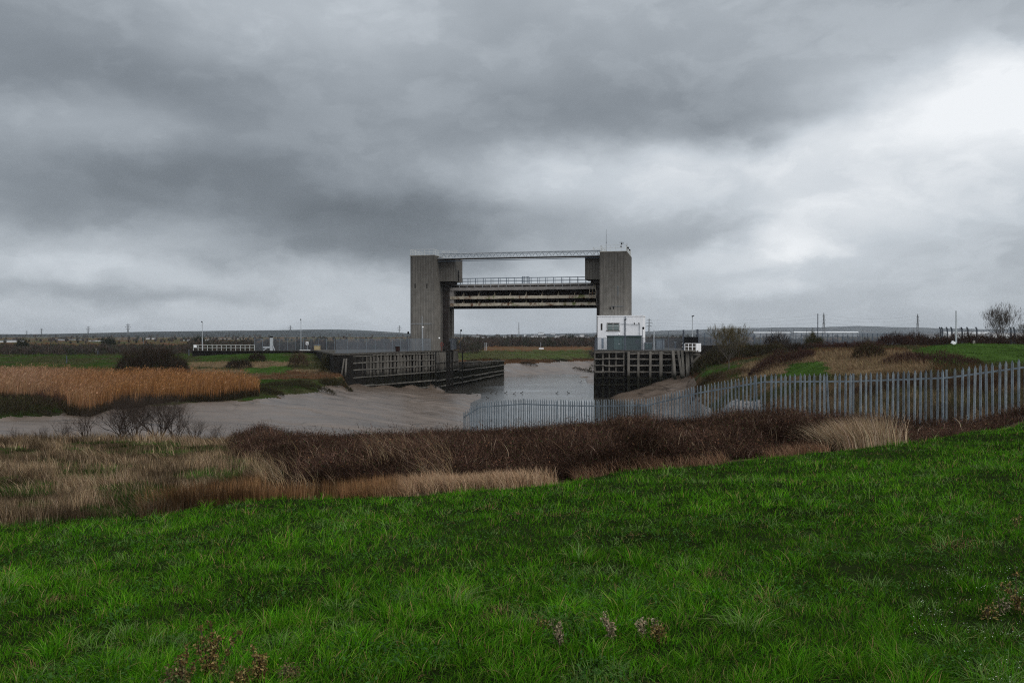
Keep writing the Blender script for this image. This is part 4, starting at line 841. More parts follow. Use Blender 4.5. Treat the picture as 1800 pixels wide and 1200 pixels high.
# leaning concrete posts far right
for k, (px, dxp) in enumerate(((1653, 2), (1656.5, 1), (1665, 2), (1673, 1.5), (1691, 1), (1701, 3), (1717, 0), (1777, 1), (1783, 2.5))):
    Y = 160 - k * 2; mb = MB(); p = Pw(px + dxp, 0, Y); q = Pw(px, 0, Y); mb.bar((p[0], Y, 7.6), (q[0], Y, Zy(578, Y)), .20); mb.bar((q[0], Y, Zy(578, Y)), (q[0] - .25, Y - .1, Zy(575, Y)), .18)
    single('fence_post', mb, 'post_dark', 'leaning dark concrete post in the far row left of the big bare tree' if k < 7 else 'dark concrete post just right of the big bare tree', 'post', 'leaning posts on the far right bank')
mb = MB(); p = Pw(1673, 601, 112); q = Pw(1679, 604, 112); mb.bar(p, q, .25, .4); single('white_notice', mb, 'white_paint', 'small tilted white panel on the crest of the grass mound', 'panel')
mb = MB(); p = Pw(1712, 598, 113); mb.bar((p[0], 113, 8.7), (p[0], 113, p[2]), .22); q = Pw(1702, 604, 113); mb.bar((p[0], 113, 9.3), (q[0], 112, 9.1), .15); single('marker_post', mb, 'plain_concrete', 'short pale post on the crest of the grass mound', 'post')

# ============================================================ PALISADE FENCE
FP = [(-2.35, 41.8, 6.55), (-1.53, 40.9, 7.14), (.52, 39.1, 7.44), (2.12, 37.0, 7.54), (3.76, 34.8, 7.70), (5.24, 32.5, 7.92), (6.68, 30.2, 8.55), (8.3, 28.0, 9.05), (10.6, 26.5, 9.15), (12.73, 25.0, 9.33), (15.15, 23.8, 9.80), (17.7, 22.8, 10.2), (20.3, 21.9, 10.4), (22.9, 21.0, 10.5), (25.5, 20.2, 10.5)]
T = Thing('palisade_fence', 'galvanised steel palisade fence with pointed pales stepping down to the river', 'fence', (8.3, 28, 7.2))
HF = 1.92
M['galv_pale'] = mat('galv_pale', (.22, .255, .28), .5, metal=.1, var=.25, nscale=4, spec=.3)
pales = []
for i in range(len(FP) - 1):
    p = Vector(FP[i]); q = Vector(FP[i + 1]); d = q - p; L = d.length; n = max(2, int(round(math.hypot(d.x, d.y) / .155))); dh = Vector((d.x, d.y, 0)).normalized(); nr_ = Vector((dh.y, -dh.x, 0))
    if nr_.y > 0: nr_ = -nr_
    mb = MB(); c = p - nr_ * .0; mb.bar((c.x, c.y, c.z - HF - .3), (c.x, c.y, c.z - .02), .055, .055); T.part('post', mb, 'galv_old')
    for dzr in (-.26, -HF + .28):
        mb = MB(); mb.bar((p.x - nr_.x * .0 + nr_.x * .05, p.y + nr_.y * .05, p.z + dzr), (q.x + nr_.x * .05, q.y + nr_.y * .05, q.z + dzr), .012, .05); T.part('rail', mb, 'galv')
    for k in range(n):
        if i > 0 and k == 0: continue
        u = (k + .5) / n; c = p + d * u + nr_ * .065; top = c.z + random.uniform(-.012, .012); lean = random.uniform(-.014, .014) if random.random() < .93 else random.uniform(-.05, .05)
        pales.append((c, dh, nr_, top, lean))
pm = bpy.data.meshes.new
def pale_mb(mb, c, dh, nr_, top, lean):
    # W-section pale with a pointed, splayed head
    w = .034; k = len(mb.v); prof = [(-w, .0), (-w * .45, .014), (0, .002), (w * .45, .014), (w, .0)]; z0 = top - HF; th = .003
    for s in (0, 1):
        for (zz, sc, fl) in ((z0, 1, 0), (top - .10, 1, 0), (top, .12, 1)):
            for x, y in prof:
                o = c + dh * (x * sc + lean * (zz - z0)) + nr_ * (y + (th if s else 0) + (.0 if not fl else .01)); mb.v.append((o.x, o.y, zz - (abs(x) * 0)))
    for s in (0, 15):
        for r in (0, 5):
            for i in range(4):
                f = [k + s + r + i, k + s + r + i + 1, k + s + r + i + 6, k + s + r + i + 5]; mb.f.append(f if s else f[::-1])
    for r in (0, 5):
        for i in (0, 4): f = [k + r + i, k + 15 + r + i, k + 15 + r + i + 5, k + r + i + 5]; mb.f.append(f)
order = sorted(range(len(pales)), key=lambda i: abs(pales[i][0].y) + (0 if pales[i][0].x < 14.6 else 50))
rest = MB()
for r_, i in enumerate(order):
    if r_ < 100:
        mb = MB(); pale_mb(mb, *pales[i]); T.part('pale', mb, random.choice(('galv', 'galv', 'galv_old', 'galv_pale')))
    else: pale_mb(rest, *pales[i])
tag(T.part('pale', rest, 'galv'), kind='stuff')

# ============================================================ VEGETATION
def var(c, n, s=.25, hue=.08):
    c = np.asarray(c, float); c = np.broadcast_to(c, (n, 3)); return np.clip(c * rng.uniform(1 - s, 1 + s, (n, 1)) * rng.uniform(1 - hue, 1 + hue, (n, 3)), 0, 1)
def pick(n, cols, ws):
    cols = np.array(cols, float); ws = np.array(ws, float); return cols[rng.choice(len(cols), n, p=ws / ws.sum())]
def sample(n, px0, px1, Y0, Y1, cond=None, uniform=False, k=1.0):
    xs, ys = [], []; got = 0; tries = 0
    while got < n and tries < 60:
        m = int(n * 1.5) + 100; u = rng.uniform(0, 1, m)
        Y = Y0 * (Y1 / Y0) ** u if not uniform else np.sqrt(Y0 ** 2 + (Y1 ** 2 - Y0 ** 2) * u)
        px = rng.uniform(px0, px1, m); X = (px - 900) / F * Y
        if cond is not None: q = cond(px, X, Y); X, Y = X[q], Y[q]
        xs.append(X); ys.append(Y); got += len(X); tries += 1
    X = np.concatenate(xs)[:n]; Y = np.concatenate(ys)[:n]; return X, Y, ground(X, Y)
def windy(X, Y, s=1.0, seed=5, sc=1.1):
    a = fbm(X / sc, Y / sc, 3, seed) * 9; m = .25 + np.abs(fbm(X / 2.3, Y / 2.3, 3, seed + 3)) * 2
    return np.stack([np.cos(a) * m, np.sin(a) * m], 1) * s + rng.normal(0, .22 * s, (len(X), 2))
# ---- foreground grass
def tussock(X, Y, s, seed):
    """nearest jittered tussock centre: offset from it (in cells) and a random number of its own"""
    gx, gy = X / s, Y / s; bi = np.floor(gx); bj = np.floor(gy); best = np.full(len(X), 9.0); ox = np.zeros(len(X)); oy = np.zeros(len(X)); idn = np.zeros(len(X))
    for i in (-1, 0, 1):
        for j in (-1, 0, 1):
            ci, cj = bi + i, bj + j; jx = ci + _h(ci, cj, seed); jy = cj + _h(ci, cj, seed + 1); d = (gx - jx) ** 2 + (gy - jy) ** 2; m = d < best
            best = np.where(m, d, best); ox = np.where(m, gx - jx, ox); oy = np.where(m, gy - jy, oy); idn = np.where(m, _h(ci, cj, seed + 2), idn)
    return ox, oy, np.sqrt(best), idn
n = 460000
X, Y, Z = sample(n, -250, 2050, 2.4, 24, lambda px, X, Y: (Y < edgeY(px) + fbm(X * 1.3, Y * 1.3, 3, 55) * 1.3 + .1))
# the lawn carries on beside the photograph's field of view
ms = 250000; Ys = 1.0 * 16.0 ** rng.uniform(0, 1, ms); sd_ = rng.choice([-1, 1], ms); Xs = sd_ * (Ys * .77 + rng.uniform(0, 1, ms) * 5.5); q_ = (Ys < edgeY(900 + F * Xs / np.maximum(Ys, 8)) + .1) & ((np.abs(Xs) > Ys * .767) | (Ys < 2.4)); Xs, Ys = Xs[q_], Ys[q_]
X = np.concatenate([X, Xs]); Y = np.concatenate([Y, Ys]); Z = ground(X, Y)
ox, oy, td, tid = tussock(X, Y, .24, 3); keep = rng.random(len(X)) < np.clip(1.25 - td * 1.05, .15, 1)
X, Y, Z, ox, oy, td, tid = [q[keep] for q in (X, Y, Z, ox, oy, td, tid)]; n = len(X)
t2 = fbm(X / 1.6, Y / 1.3, 3, 71); t3 = fbm(X / .8, Y / .7, 3, 91)
big = (tid > .92); H = (.050 + .030 * tid + .030 * big + .05 * np.clip(t2 + .15, 0, 1) + .06 * np.clip(t3, 0, 1)) * (1.12 - td * .45) * rng.uniform(.45, 1.4, n)
lean = np.stack([ox, oy], 1) * (.7 + .8 * tid)[:, None] + windy(X, Y, .35, 5, .8) + rng.normal(0, .60, (n, 2)); lean = np.clip(lean, -1.7, 1.7)
Wd = np.clip(.0030 + .00036 * Y, .0038, .0095) * rng.uniform(.6, 1.5, n) * (1 + .3 * big)
C = pick(n, [(.042, .150, .004), (.066, .188, .006), (.022, .085, .003), (.10, .20, .014), (.13, .20, .045), (.22, .165, .07)], [.32, .25, .24, .09, .05, .05])
C = C * 1.06 * ((.76 + .48 * tid) * (1 + .5 * np.clip(t2 * 2, -.6, .9)))[:, None]
pale = (_h(np.floor(tid * 997), 3.0, 8) > .91) & (rng.random(n) < .38); C[pale] = np.array([.15, .24, .07]); H = np.where(pale, H * 1.25, H); lean[pale] *= 1.4
straw = (_h(np.floor(tid * 991), 5.0, 2) > .965) & (rng.random(n) < .45) & (t3 > -.05); C[straw] = np.array([.24, .165, .08]); H = np.where(straw, H * .8, H); lean[straw] *= 1.5
lean = np.clip(lean, -1.9, 1.9); C = var(C, n, .3, .12)
me = np_mesh('grass', *blades(np.stack([X, Y, Z - .012], 1), H, Wd, lean, C), 'grassveg'); np_obj('grass', me, kind='stuff')
# broad-leaved clover and dock leaves low in the grass
n = 16000
X, Y, Z = sample(n, -150, 1950, 2.6, 12, lambda px, X, Y: (Y < edgeY(px)) & (fbm(X / .5, Y / .5, 3, 201) > .10)); n = len(X)
def leafcards(P, size, C, up=.6):
    n = len(P); d = rng.normal(0, 1, (n, 3)); d /= np.linalg.norm(d, axis=1, keepdims=True); nn = rng.normal(0, 1, (n, 3)); nn[:, 2] += up * 2; e = np.cross(d, nn); e /= np.linalg.norm(e, axis=1, keepdims=True) + 1e-9
    s = np.asarray(size)[:, None] if np.ndim(size) else size; s2 = s * .55
    V = np.stack([P - d * s, P - e * s2 * .9, P + d * s, P + e * s2], 1).reshape(-1, 3); return V, np.full(n, 4), np.arange(n * 4), np.repeat(C, 4, axis=0)
me = np_mesh('clover', *leafcards(np.stack([X, Y, Z + rng.uniform(.02, .09, n)], 1), rng.uniform(.007, .018, n), var((.04, .10, .02), n, .4), 1.5), 'grassveg'); np_obj('clover', me, kind='stuff')

# ---- rough dry grass between the mown bank and the mud
def left_dry(px, X, Y):
    e = edgeY(px); w = fbm(X / 2.2, Y / 2.2, 3, 15)
    return (Y > e - .1 + w * .5) & (Y < 36) & ((px < 475 + w * 120) | ((px < 700) & (Y < e + .8 + w * 1.5)))
n = 150000
X, Y, Z = sample(n, -350, 760, 9, 36, left_dry); n = len(X); PXc = 900 + F * X / Y
t1 = fbm(X / 1.1, Y / 1.1, 4, 19); t2 = fbm(X / 3, Y / 2.2, 3, 29); t3 = fbm(X / .7, Y / .7, 3, 39)
_q, _r = proj(X, Y, Z); _q = _q + t1 * 60; _r = _r + t3 * 14; blob = np.zeros(n, bool)
for (bx_, by_, rx_, ry_) in ((30, 862, 80, 17), (160, 836, 60, 13), (235, 872, 75, 20), (355, 838, 75, 11), (20, 797, 35, 9), (190, 903, 60, 12), (425, 812, 40, 8), (110, 815, 50, 8), (300, 800, 60, 6), (60, 895, 50, 9)): blob |= ((_q - bx_) / rx_) ** 2 + ((_r - by_) / ry_) ** 2 < 1
gr = (((t2 * 1.3 + t1 * .5) > .12) | blob) & (rng.random(n) < .86); rustz = (PXc > 230 + rng.uniform(0, 190, n)) & (Y < edgeY(PXc) + 2.6 + t1 * 3) & (t1 > -.3)
C = pick(n, [(.30, .22, .135), (.21, .145, .085), (.38, .29, .20), (.11, .07, .042), (.06, .05, .03)], [.30, .28, .12, .18, .12])
C = np.where(rustz[:, None], pick(n, [(.22, .12, .055), (.28, .165, .085), (.15, .08, .04)], [.4, .3, .3]), C)
C = np.where(gr[:, None] & ~rustz[:, None], pick(n, [(.04, .10, .012), (.07, .10, .03), (.022, .042, .012)], [.4, .3, .3]), C); C = C * (.74 + np.clip(t3 * 2.2 + t1 * 1.3, -.52, .6))[:, None]
H = np.where(gr, .11, .17 + .36 * np.clip(t1 + .2, 0, .8)) * rng.uniform(.5, 1.35, n); H = np.where(rustz, .26 * rng.uniform(.5, 1.3, n), H)
lean = windy(X, Y, .9, 25, 1.4) + np.array([-.35, .1]); lean = np.where(rustz[:, None], lean * .35, lean); lean = np.clip(lean, -1.7, 1.7)
Wd = (.003 + .00026 * Y) * rng.uniform(.7, 1.4, n)
np_obj('dry_grass', np_mesh('dry_grass', *blades(np.stack([X, Y, Z - .02], 1), H, Wd, lean, var(C, n, .5, .06)), 'dryveg'), kind='stuff')
# pale upright fringe in front of the brambles
def fringe(px, X, Y):
    e = edgeY(px); w = fbm(X * .9, Y * .9, 3, 66); return (Y > e - .05 + w * .3) & (Y < e + 1.5 + w * 1.6) & (px < 985 + w * 60) & (rng.random(len(X)) < np.clip((995 - px) / 130, .05, 1)) & (fbm(X * 2.5, Y * 2.5, 2, 68) > -.22)
n = 13000; X, Y, Z = sample(n, 600, 1010, 12, 18, fringe); n = len(X); PXc = 900 + F * X / Y
m = np.clip((PXc - 640) / 120, 0, 1)[:, None]; C = pick(n, [(.24, .13, .065), (.18, .10, .05)], [.6, .4]) * (1 - m) + pick(n, [(.42, .30, .20), (.34, .23, .14), (.25, .15, .09)], [.4, .35, .25]) * m
H = (.17 + .09 * m[:, 0] + .16 * fbm(X * 1.6, Y * 1.6, 3, 12)) * rng.uniform(.5, 1.25, n)
np_obj('dry_grass', np_mesh('dry_grass', *blades(np.stack([X, Y, Z - .02], 1), H, .009 * rng.uniform(.6, 1.4, n), np.clip(rng.normal(0, .34, (n, 2)) + np.array([-.2, 0]), -1.1, 1.1), var(C, n, .4, .05)), 'dryveg'), kind='stuff')

# ---- brambles
def bram_h(px, X, Y):
    e = edgeY(px); start = np.interp(px, [400, 470, 560, 740, 980, 1010, 2000], [9, 4.5, 2.2, 1.3, 1.3, .05, .05])
    hmax = np.interp(px, [400, 455, 560, 700, 900, 1100, 1250, 1400, 1470, 1560, 1620, 1800, 2000], [.1, .46, .66, .70, .72, .72, .68, .74, .62, .48, .44, .42, .42])
    d = Y - e - start; w = fbm(X / 2, Y / 2, 4, 88); w2 = fbm(X / .7, Y / .7, 3, 89)
    return hmax * np.clip(sstep(-.2, 2.8, d + w * 1.0) * .92 + .08, 0, 1) * (1 + w * .45 + w2 * .35) * (d > -.3)
yend = lambda px: np.interp(px, [400, 900, 1100, 1250, 1350, 1500, 1660, 1800, 2000], [31, 31, 30, 28, 26.8, 25.6, 24.2, 23.0, 22.4])
def bram(px, X, Y): return (bram_h(px, X, Y) > .12) & (Y < yend(px))
n = 165000; X, Y, Z = sample(n, 400, 2350, 12, 32, bram); n = len(X); PXc = 900 + F * X / Y; hb = bram_h(PXc, X, Y)
zz = Z + hb * (1 - np.abs(rng.normal(0, .34, n)).clip(0, .95)) + (rng.random(n) < .05) * rng.uniform(0, .30, n); tone = (1 + np.clip(fbm(X / 1.2, Y / 1.2, 4, 300) * 2.4, -.6, .9))
C = pick(n, [(.050, .030, .023), (.070, .042, .030), (.033, .021, .016), (.12, .075, .05), (.22, .165, .12)], [.36, .27, .24, .09, .04]) * tone[:, None]
ln = rng.uniform(.12, .34, n); dirn = rng.uniform(0, 2 * np.pi, n)
lean = np.stack([np.cos(dirn), np.sin(dirn)], 1) * rng.uniform(.3, 1.5, (n, 1)); long_ = rng.random(n) < .02; lean[long_] = lean[long_] * .4 + np.array([-.75, 0]); ln = np.where(long_, ln * 1.9, ln)
p1 = blades(np.stack([X, Y, zz - ln * .45], 1), ln, .0085 * rng.uniform(.6, 1.3, n), lean, var(C, n, .3, .08), taper=3)
n2_ = 150000; ii = rng.integers(0, n, n2_); P = np.stack([X[ii], Y[ii], zz[ii]], 1) + rng.normal(0, .07, (n2_, 3))
C2 = pick(n2_, [(.048, .026, .020), (.068, .037, .026), (.032, .019, .014), (.11, .06, .035), (.03, .042, .014)], [.34, .26, .2, .12, .08]) * tone[ii][:, None]
p2 = leafcards(P, rng.uniform(.011, .028, n2_), var(C2, n2_, .35, .08))
V_, S_, I_, C_ = merge([p1, p2]); np_obj('bramble_thicket', np_mesh('bramble_thicket', V_, S_, I_, C_, 'dryveg'), kind='stuff')
# tan stems leaning out of the brambles and brownish fringe along the right edge
def fr2(px, X, Y): e = edgeY(px); w = fbm(X * .7, Y * .7, 3, 166); return (Y > e - .05) & (Y < e + 1.2 + w * 2.2) & (w > -.12)
n = 5500; X, Y, Z = sample(n, 1010, 1460, 13, 20, fr2); n = len(X)
A1 = blades(np.stack([X, Y, Z - .02], 1), .22 * rng.uniform(.5, 1.3, n), .009 * rng.uniform(.6, 1.3, n), np.clip(rng.normal(0, .45, (n, 2)) + np.array([-.4, 0]), -1.2, 1.2), var(pick(n, [(.20, .115, .07), (.13, .07, .045), (.27, .18, .115)], [.4, .35, .25]), n))
def fr3(px, X, Y): w = fbm(X * .8, Y * .8, 3, 196); e = edgeY(px); return (Y > e + 1.5) & (w > .05) & (Y < e + 8)
n = 800; X, Y, Z = sample(n, 450, 800, 13, 18, fr3); n = len(X); PXc = 900 + F * X / Y
A2 = blades(np.stack([X, Y, Z + bram_h(PXc, X, Y) * .75], 1), .42 * rng.uniform(.5, 1.2, n), .009 * rng.uniform(.6, 1.3, n), np.clip(rng.normal(0, .3, (n, 2)) + np.array([-.75, 0]), -1.5, 1.2), var(pick(n, [(.24, .17, .10), (.33, .25, .17), (.15, .10, .06)], [.4, .25, .35]), n))
np_obj('dry_grass', np_mesh('dry_grass', *merge([A1, A2]), 'dryveg'), kind='stuff')
# pale tussock in front of the fence
n = 4200; t = np.array([(1497 - 900) / F * 16.7, 16.7]); X = t[0] + rng.normal(0, .33, n); Y = t[1] + rng.normal(0, .35, n); Z = ground(X, Y); dxx = (X - t[0])
H = .66 * rng.uniform(.45, 1.15, n); lean = np.stack([dxx * .7 - .38 + rng.normal(0, .2, n), rng.normal(0, .25, n)], 1)
me = np_mesh('pampas_tussock', *blades(np.stack([X - t[0], Y - t[1], Z - Z.min() - .02], 1), H, .010 * rng.uniform(.6, 1.3, n), lean, var(pick(n, [(.44, .34, .24), (.34, .25, .16), (.25, .17, .10)], [.4, .35, .25]), n)), 'dryveg')
np_obj('grass_tussock', me, (t[0], t[1], float(Z.min())), label='pale straw coloured tussock of long dry grass in front of the palisade fence', cat='tussock')

# ---- marsh cover in the middle distance
n = 300000
X, Y, Z = sample(n, -150, 1950, 30, 290, lambda px, X, Y: (mudness(X, Y, ground(X, Y, False)) < .3) & ((Y > 36) | (px > 1180)) & ~((px > 590) & (px < 830) & (Y > 134) & (Y < 200)) & ~((px > 1040) & (px < 1235) & (Y > 136) & (Y < 178)))
n = len(X); px, py = proj(X, Y, Z); C = zone_col(px, py, X, Y, Z); t1 = fbm(X / 3, Y / 4, 4, 401)
g = C[:, 1] > C[:, 0] * 1.05; H = np.where(g, .16, .34) * (1 + t1 * 1.6).clip(.3, 2) * rng.uniform(.5, 1.5, n); H = np.where(Y > 200, H * 1.5, H); H = np.where((px < 120) & (Y < 100), .5 * rng.uniform(.4, 1.2, n), H)
P = np.stack([X, Y, Z - .03], 1)
me = np_mesh('marsh_grass', *blades(P, H, Y * .00065 * rng.uniform(.6, 1.4, n), np.clip(rng.normal(0, .4, (n, 2)) + np.array([-.25, 0]), -1.2, 1.2), var(C, n, .38, .1), segs=1), 'dryveg'); np_obj('marsh_grass', me, kind='stuff')
# tall straw between fence and marsh on the right
n = 30000; X, Y, Z = sample(n, 1230, 1900, 25.5, 48, lambda px, X, Y: (Y > yend(px) + 1.4) & (fbm(X / 2, Y / 2, 3, 511) > -.22)); n = len(X); px, py = proj(X, Y, Z); f = fbm(X / 2.5, Y / 2.5, 3, 521)
C = np.where((f > .02)[:, None], np.array([.19, .14, .085]), np.array([.065, .05, .035])); hh = np.where(px > 1500, .55, .8) * (1 + f)
np_obj('dry_grass', np_mesh('dry_grass', *blades(np.stack([X, Y, Z - .03], 1), hh * rng.uniform(.4, 1.1, n), .014 * rng.uniform(.5, 1.3, n), np.clip(rng.normal(0, .3, (n, 2)), -1, 1), var(C, n, .35, .06), segs=2), 'dryveg'), kind='stuff')

# ---- reed bed
RP = [(-500, 86), (100, 87), (118, 79.5), (160, 80), (200, 88), (300, 92), (455, 99), (452, 108), (400, 117), (300, 121), (-500, 119)]
n = 70000; X, Y, Z = sample(n, -450, 470, 78, 122, lambda px, X, Y: inpoly(px + fbm(X, Y, 3, 6) * 14, Y + fbm(X / 1.5, Y, 3, 7) * 2.5, RP), uniform=True); n = len(X); px, py = proj(X, Y, Z)
f = fbm(X / 5, Y / 5, 3, 601); H = 2.1 * (1 + f * .4 + fbm(X / 1.3, Y / 2, 3, 611) * .45) * rng.uniform(.6, 1.16, n) * np.interp(px, [380, 470], [1, .72]); pk = np.clip((230 - px) / 260 + f * 2, 0, 1)[:, None] * .65
C = pick(n, [(.30, .145, .052), (.22, .10, .036), (.36, .20, .10), (.13, .062, .028)], [.32, .28, .14, .26]) * (1 - pk) + pick(n, [(.38, .26, .17), (.28, .17, .105), (.18, .10, .06)], [.35, .35, .3]) * pk
lean = rng.normal(0, .11, (n, 2)) + np.array([.07, 0]); P = np.stack([X, Y, np.maximum(Z, 3.2) - .1], 1)
a1 = blades(P, H, .030 * rng.uniform(.6, 1.4, n), lean, var(C, n, .25, .06), segs=2, taper=4)
k = rng.random(n) < .45; Pt = P[k].copy(); Hk = H[k]; Pt[:, 0] += lean[k, 0] * Hk; Pt[:, 2] += Hk * .93
a2 = blades(Pt, np.full(k.sum(), .24), .07 * rng.uniform(.6, 1.3, k.sum()), rng.normal(.5, .3, (k.sum(), 2)), var(C[k] * np.array([.95, .95, 1.05]), k.sum(), .3), segs=1)
# short dark stubble, a darker band along the foot of the reeds
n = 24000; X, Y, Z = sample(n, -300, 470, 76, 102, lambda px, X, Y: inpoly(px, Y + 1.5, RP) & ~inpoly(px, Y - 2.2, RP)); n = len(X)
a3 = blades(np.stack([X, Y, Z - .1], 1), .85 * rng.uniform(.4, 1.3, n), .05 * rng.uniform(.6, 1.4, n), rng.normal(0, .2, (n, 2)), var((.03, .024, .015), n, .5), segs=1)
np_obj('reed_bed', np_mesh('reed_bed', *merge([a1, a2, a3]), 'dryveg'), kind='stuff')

# ---- bushes (masses of twigs)
def bush(label, px, ybase, Y, w, h, cols, n=2500, depth=None, tw=None, flat=.25, group=None, name='bush', cat='bush', z0=None):
    X0 = (px - 900) / F * Y; Z0 = float(ground(np.array([X0]), np.array([Y]))[0]) if z0 is None else z0
    depth = depth or w * .7; u = rng.uniform(-1, 1, n * 2); v = rng.uniform(-1, 1, n * 2); keep = (u * u + v * v) < 1; u, v = u[keep][:n], v[keep][:n]; m = len(u)
    prof = np.sqrt(np.clip(1 - u * u - v * v, 0, 1)) ** .8 * (1 + fbm(u * 3 + px, v * 3, 3, int(px)) * 1.0 + fbm(u * w * 1.3 + px, v * w * 1.3, 3, int(px)) * .9).clip(.25, 1.7); zt = h * prof * (1 - np.abs(rng.normal(0, .3, m)).clip(0, .95))
    tw = tw or Y * .00042; L = h * rng.uniform(.14, .42, m) * np.where(rng.random(m) < .12, 1.7, 1.0); a = np.arctan2(v, u) + rng.normal(0, .8, m); le = np.stack([np.cos(a), np.sin(a)], 1) * rng.uniform(.1, .9, (m, 1))
    gz = ground(X0 + u * w / 2, Y + v * depth / 2, False) - float(ground(np.array([X0]), np.array([Y]), False)[0]) if z0 is None else 0
    gap = rng.random(m) < np.clip(1.1 + fbm(u * w * 1.1 + px, v * 3 + zt * 2, 3, int(px) + 5) * 3, .15, 1); u, v, zt, L, le = u[gap], v[gap], zt[gap], L[gap], le[gap]; gz = gz[gap] if z0 is None else 0; m = len(u)
    P = np.stack([u * w / 2, v * depth / 2, zt * 1.0 + gz - L * .4], 1); C = var(np.array(cols)[rng.integers(0, len(cols), m)], m, .35)
    o = np_obj(name, np_mesh(name, *merge([blades(P, L, tw * rng.uniform(.6, 1.3, m), le, C, segs=1), leafcards(P + rng.normal(0, h * .06, (m, 3)), tw * rng.uniform(.4, 1.3, m), C)]), 'dryveg'), (X0, Y, Z0), label=label, cat=cat)
    if group: o['group'] = group
    return o
DK = [(.035, .026, .02), (.05, .036, .027), (.022, .018, .013)]; PU = [(.05, .028, .024), (.075, .042, .032), (.035, .02, .018)]; OL = [(.05, .05, .022), (.07, .058, .03), (.032, .034, .016)]
GB = 'bushes on the marsh'
bush('big dark bare bush standing behind the middle of the reed bed', 268, 645, 138, 11.0, 3.3, DK, 7000, group=GB)
bush('small dark bush on the green bank between reeds and flood wall', 420, 640, 150, 4.5, 1.6, DK, 1500, group=GB)
bush('low dark bush right of the small one on the flood wall bank', 452, 640, 158, 3.2, 1.5, DK, 1100, group=GB)
bush('upright brown bush just left of the quay end wall', 524, 640, 150, 3.4, 2.4, [(.06, .045, .03), (.09, .06, .04)], 1000, group=GB)
bush('dark bush against the quay end wall, left bank', 580, 640, 141, 3.0, 2.6, OL, 1000, group=GB)
bush('dark tangled scrub at the mud edge on the far left', 55, 725, 79, 8, 1.2, DK + OL, 3500, depth=7, group=GB)
bush('brown bramble clump at the foot of the reeds, far left', 95, 715, 82, 4, 1.5, PU, 1500, group=GB)
bush('long purple-brown bramble hump beside the pale straw slope, right bank', 1375, 645, 96, 7.5, 1.5, PU, 4000, depth=5, group=GB)
bush('wide purple-brown bramble hump below the bright grass mound', 1640, 655, 72, 8.5, 1.05, PU, 4500, depth=5, group=GB)
bush('lone dark bush in the middle of the pale straw slope', 1528, 650, 84, 3.2, 1.6, PU + OL, 1800, group=GB)
bush('round olive bush against the long mesh fence, right of the bare tree', 1430, 605, 152, 3.4, 2.7, OL, 1600, group=GB)
bush('sparse twiggy bush in front of the flood wall between tree and olive bush', 1366, 608, 152, 5, 3.4, DK, 1300, group=GB)
bush('dark bush at the right end of the long mesh fence', 1572, 600, 150, 6.5, 2.3, PU, 2600, group=GB)
bush('dark bush just beyond the end of the mesh fence', 1610, 600, 152, 5.5, 2.2, PU + DK, 2200, group=GB)
for k, (px, w, h, Y) in enumerate(((1250, 6, 2.5, 137), (1300, 8, 2.1, 138), (1345, 7, 1.9, 138), (1395, 7, 1.4, 142), (1450, 9, 1.2, 146), (1510, 9, 1.2, 146))):
    bush(['dark scrub clump hiding the foot of the flood wall beside the quay', 'dark olive scrub clump directly behind the bare tree', 'dark olive scrub just right of the bare tree trunk', 'dark scrub at the wall below the twiggy bush', 'low purple scrub below the olive bush at the fence', 'low dark scrub crest behind the straw slope'][k], px, 0, Y, w, h, [OL + DK, OL + DK, OL + DK, DK, PU, PU][k], 3600, depth=9, group=GB)
for k, px in enumerate((1640, 1690, 1735, 1790, 1860)):
    bush(['first hedge clump left of the grass mound crest', 'hedge clump right behind the grass mound crest', 'hedge clump at the foot of the big bare tree', 'hedge clump at the right edge of the photo', 'hedge clump beyond the right edge'][k], px, 0, 134 + k, 6.5, 1.9, PU + DK, 2000, group='hedge along the far right bank')
for k, (px, Y, w, h) in enumerate(((1480, 46, 9, .9), (1590, 44, 10, 1.0), (1700, 42, 10, 1.1), (1800, 40, 9, 1.2), (1245, 42, 5, 1.9), (1305, 41, 5.5, 1.7))):
    bush(['dark bramble patch behind the palisade, below the straw slope', 'dark bramble patch behind the palisade, second from the straw slope', 'dark bramble patch behind the palisade, below the grass mound', 'dark bramble patch behind the palisade at the photo edge', 'dark twiggy scrub behind the palisade beside the pale mud gully', 'dark twiggy scrub behind the palisade right of the mud gully'][k], px, 0, Y, w, h, [(.03, .018, .015), (.045, .028, .02), (.07, .045, .03)], 4200 if k < 4 else 1500, depth=6, tw=.012, group='scrub behind the palisade')
bush('brown scrub between right quay piles and green patch', 1245, 670, 108, 4.5, 1.2, OL + PU, 1800, group=GB)
bush('small russet scrub below the bare tree', 1290, 665, 104, 4.2, .9, [(.10, .065, .04), (.07, .05, .03)], 1500, group=GB)
for k, (px, Y, w, h) in enumerate(((500, 110.5, 7, .8), (545, 113, 7, .9), (470, 103, 4, .7), (590, 124, 5, 1.0), (20, 77, 7, .9))):
    bush(['dark undercut weedy edge in the middle of the salt marsh', 'dark weedy edge nearest the left fender piles but one', 'dark weedy corner at the right end of the reeds', 'dark weedy edge at the foot of the left fender', 'dark weedy edge at the far left of the mud'][k], px, 0, Y, w, h, [(.03, .026, .016), (.045, .04, .02)], 1800, depth=3, group='weedy edges of the mud flat')
bush('small weedy hummock on the far mud slope seen under the gate', 930, 648, 240, 5, .8, [(.03, .024, .016)], 500, group=GB)
bush('second weedy hummock on the far mud beside the right quay', 1024, 650, 246, 6, .9, [(.04, .03, .018)], 500, group=GB)

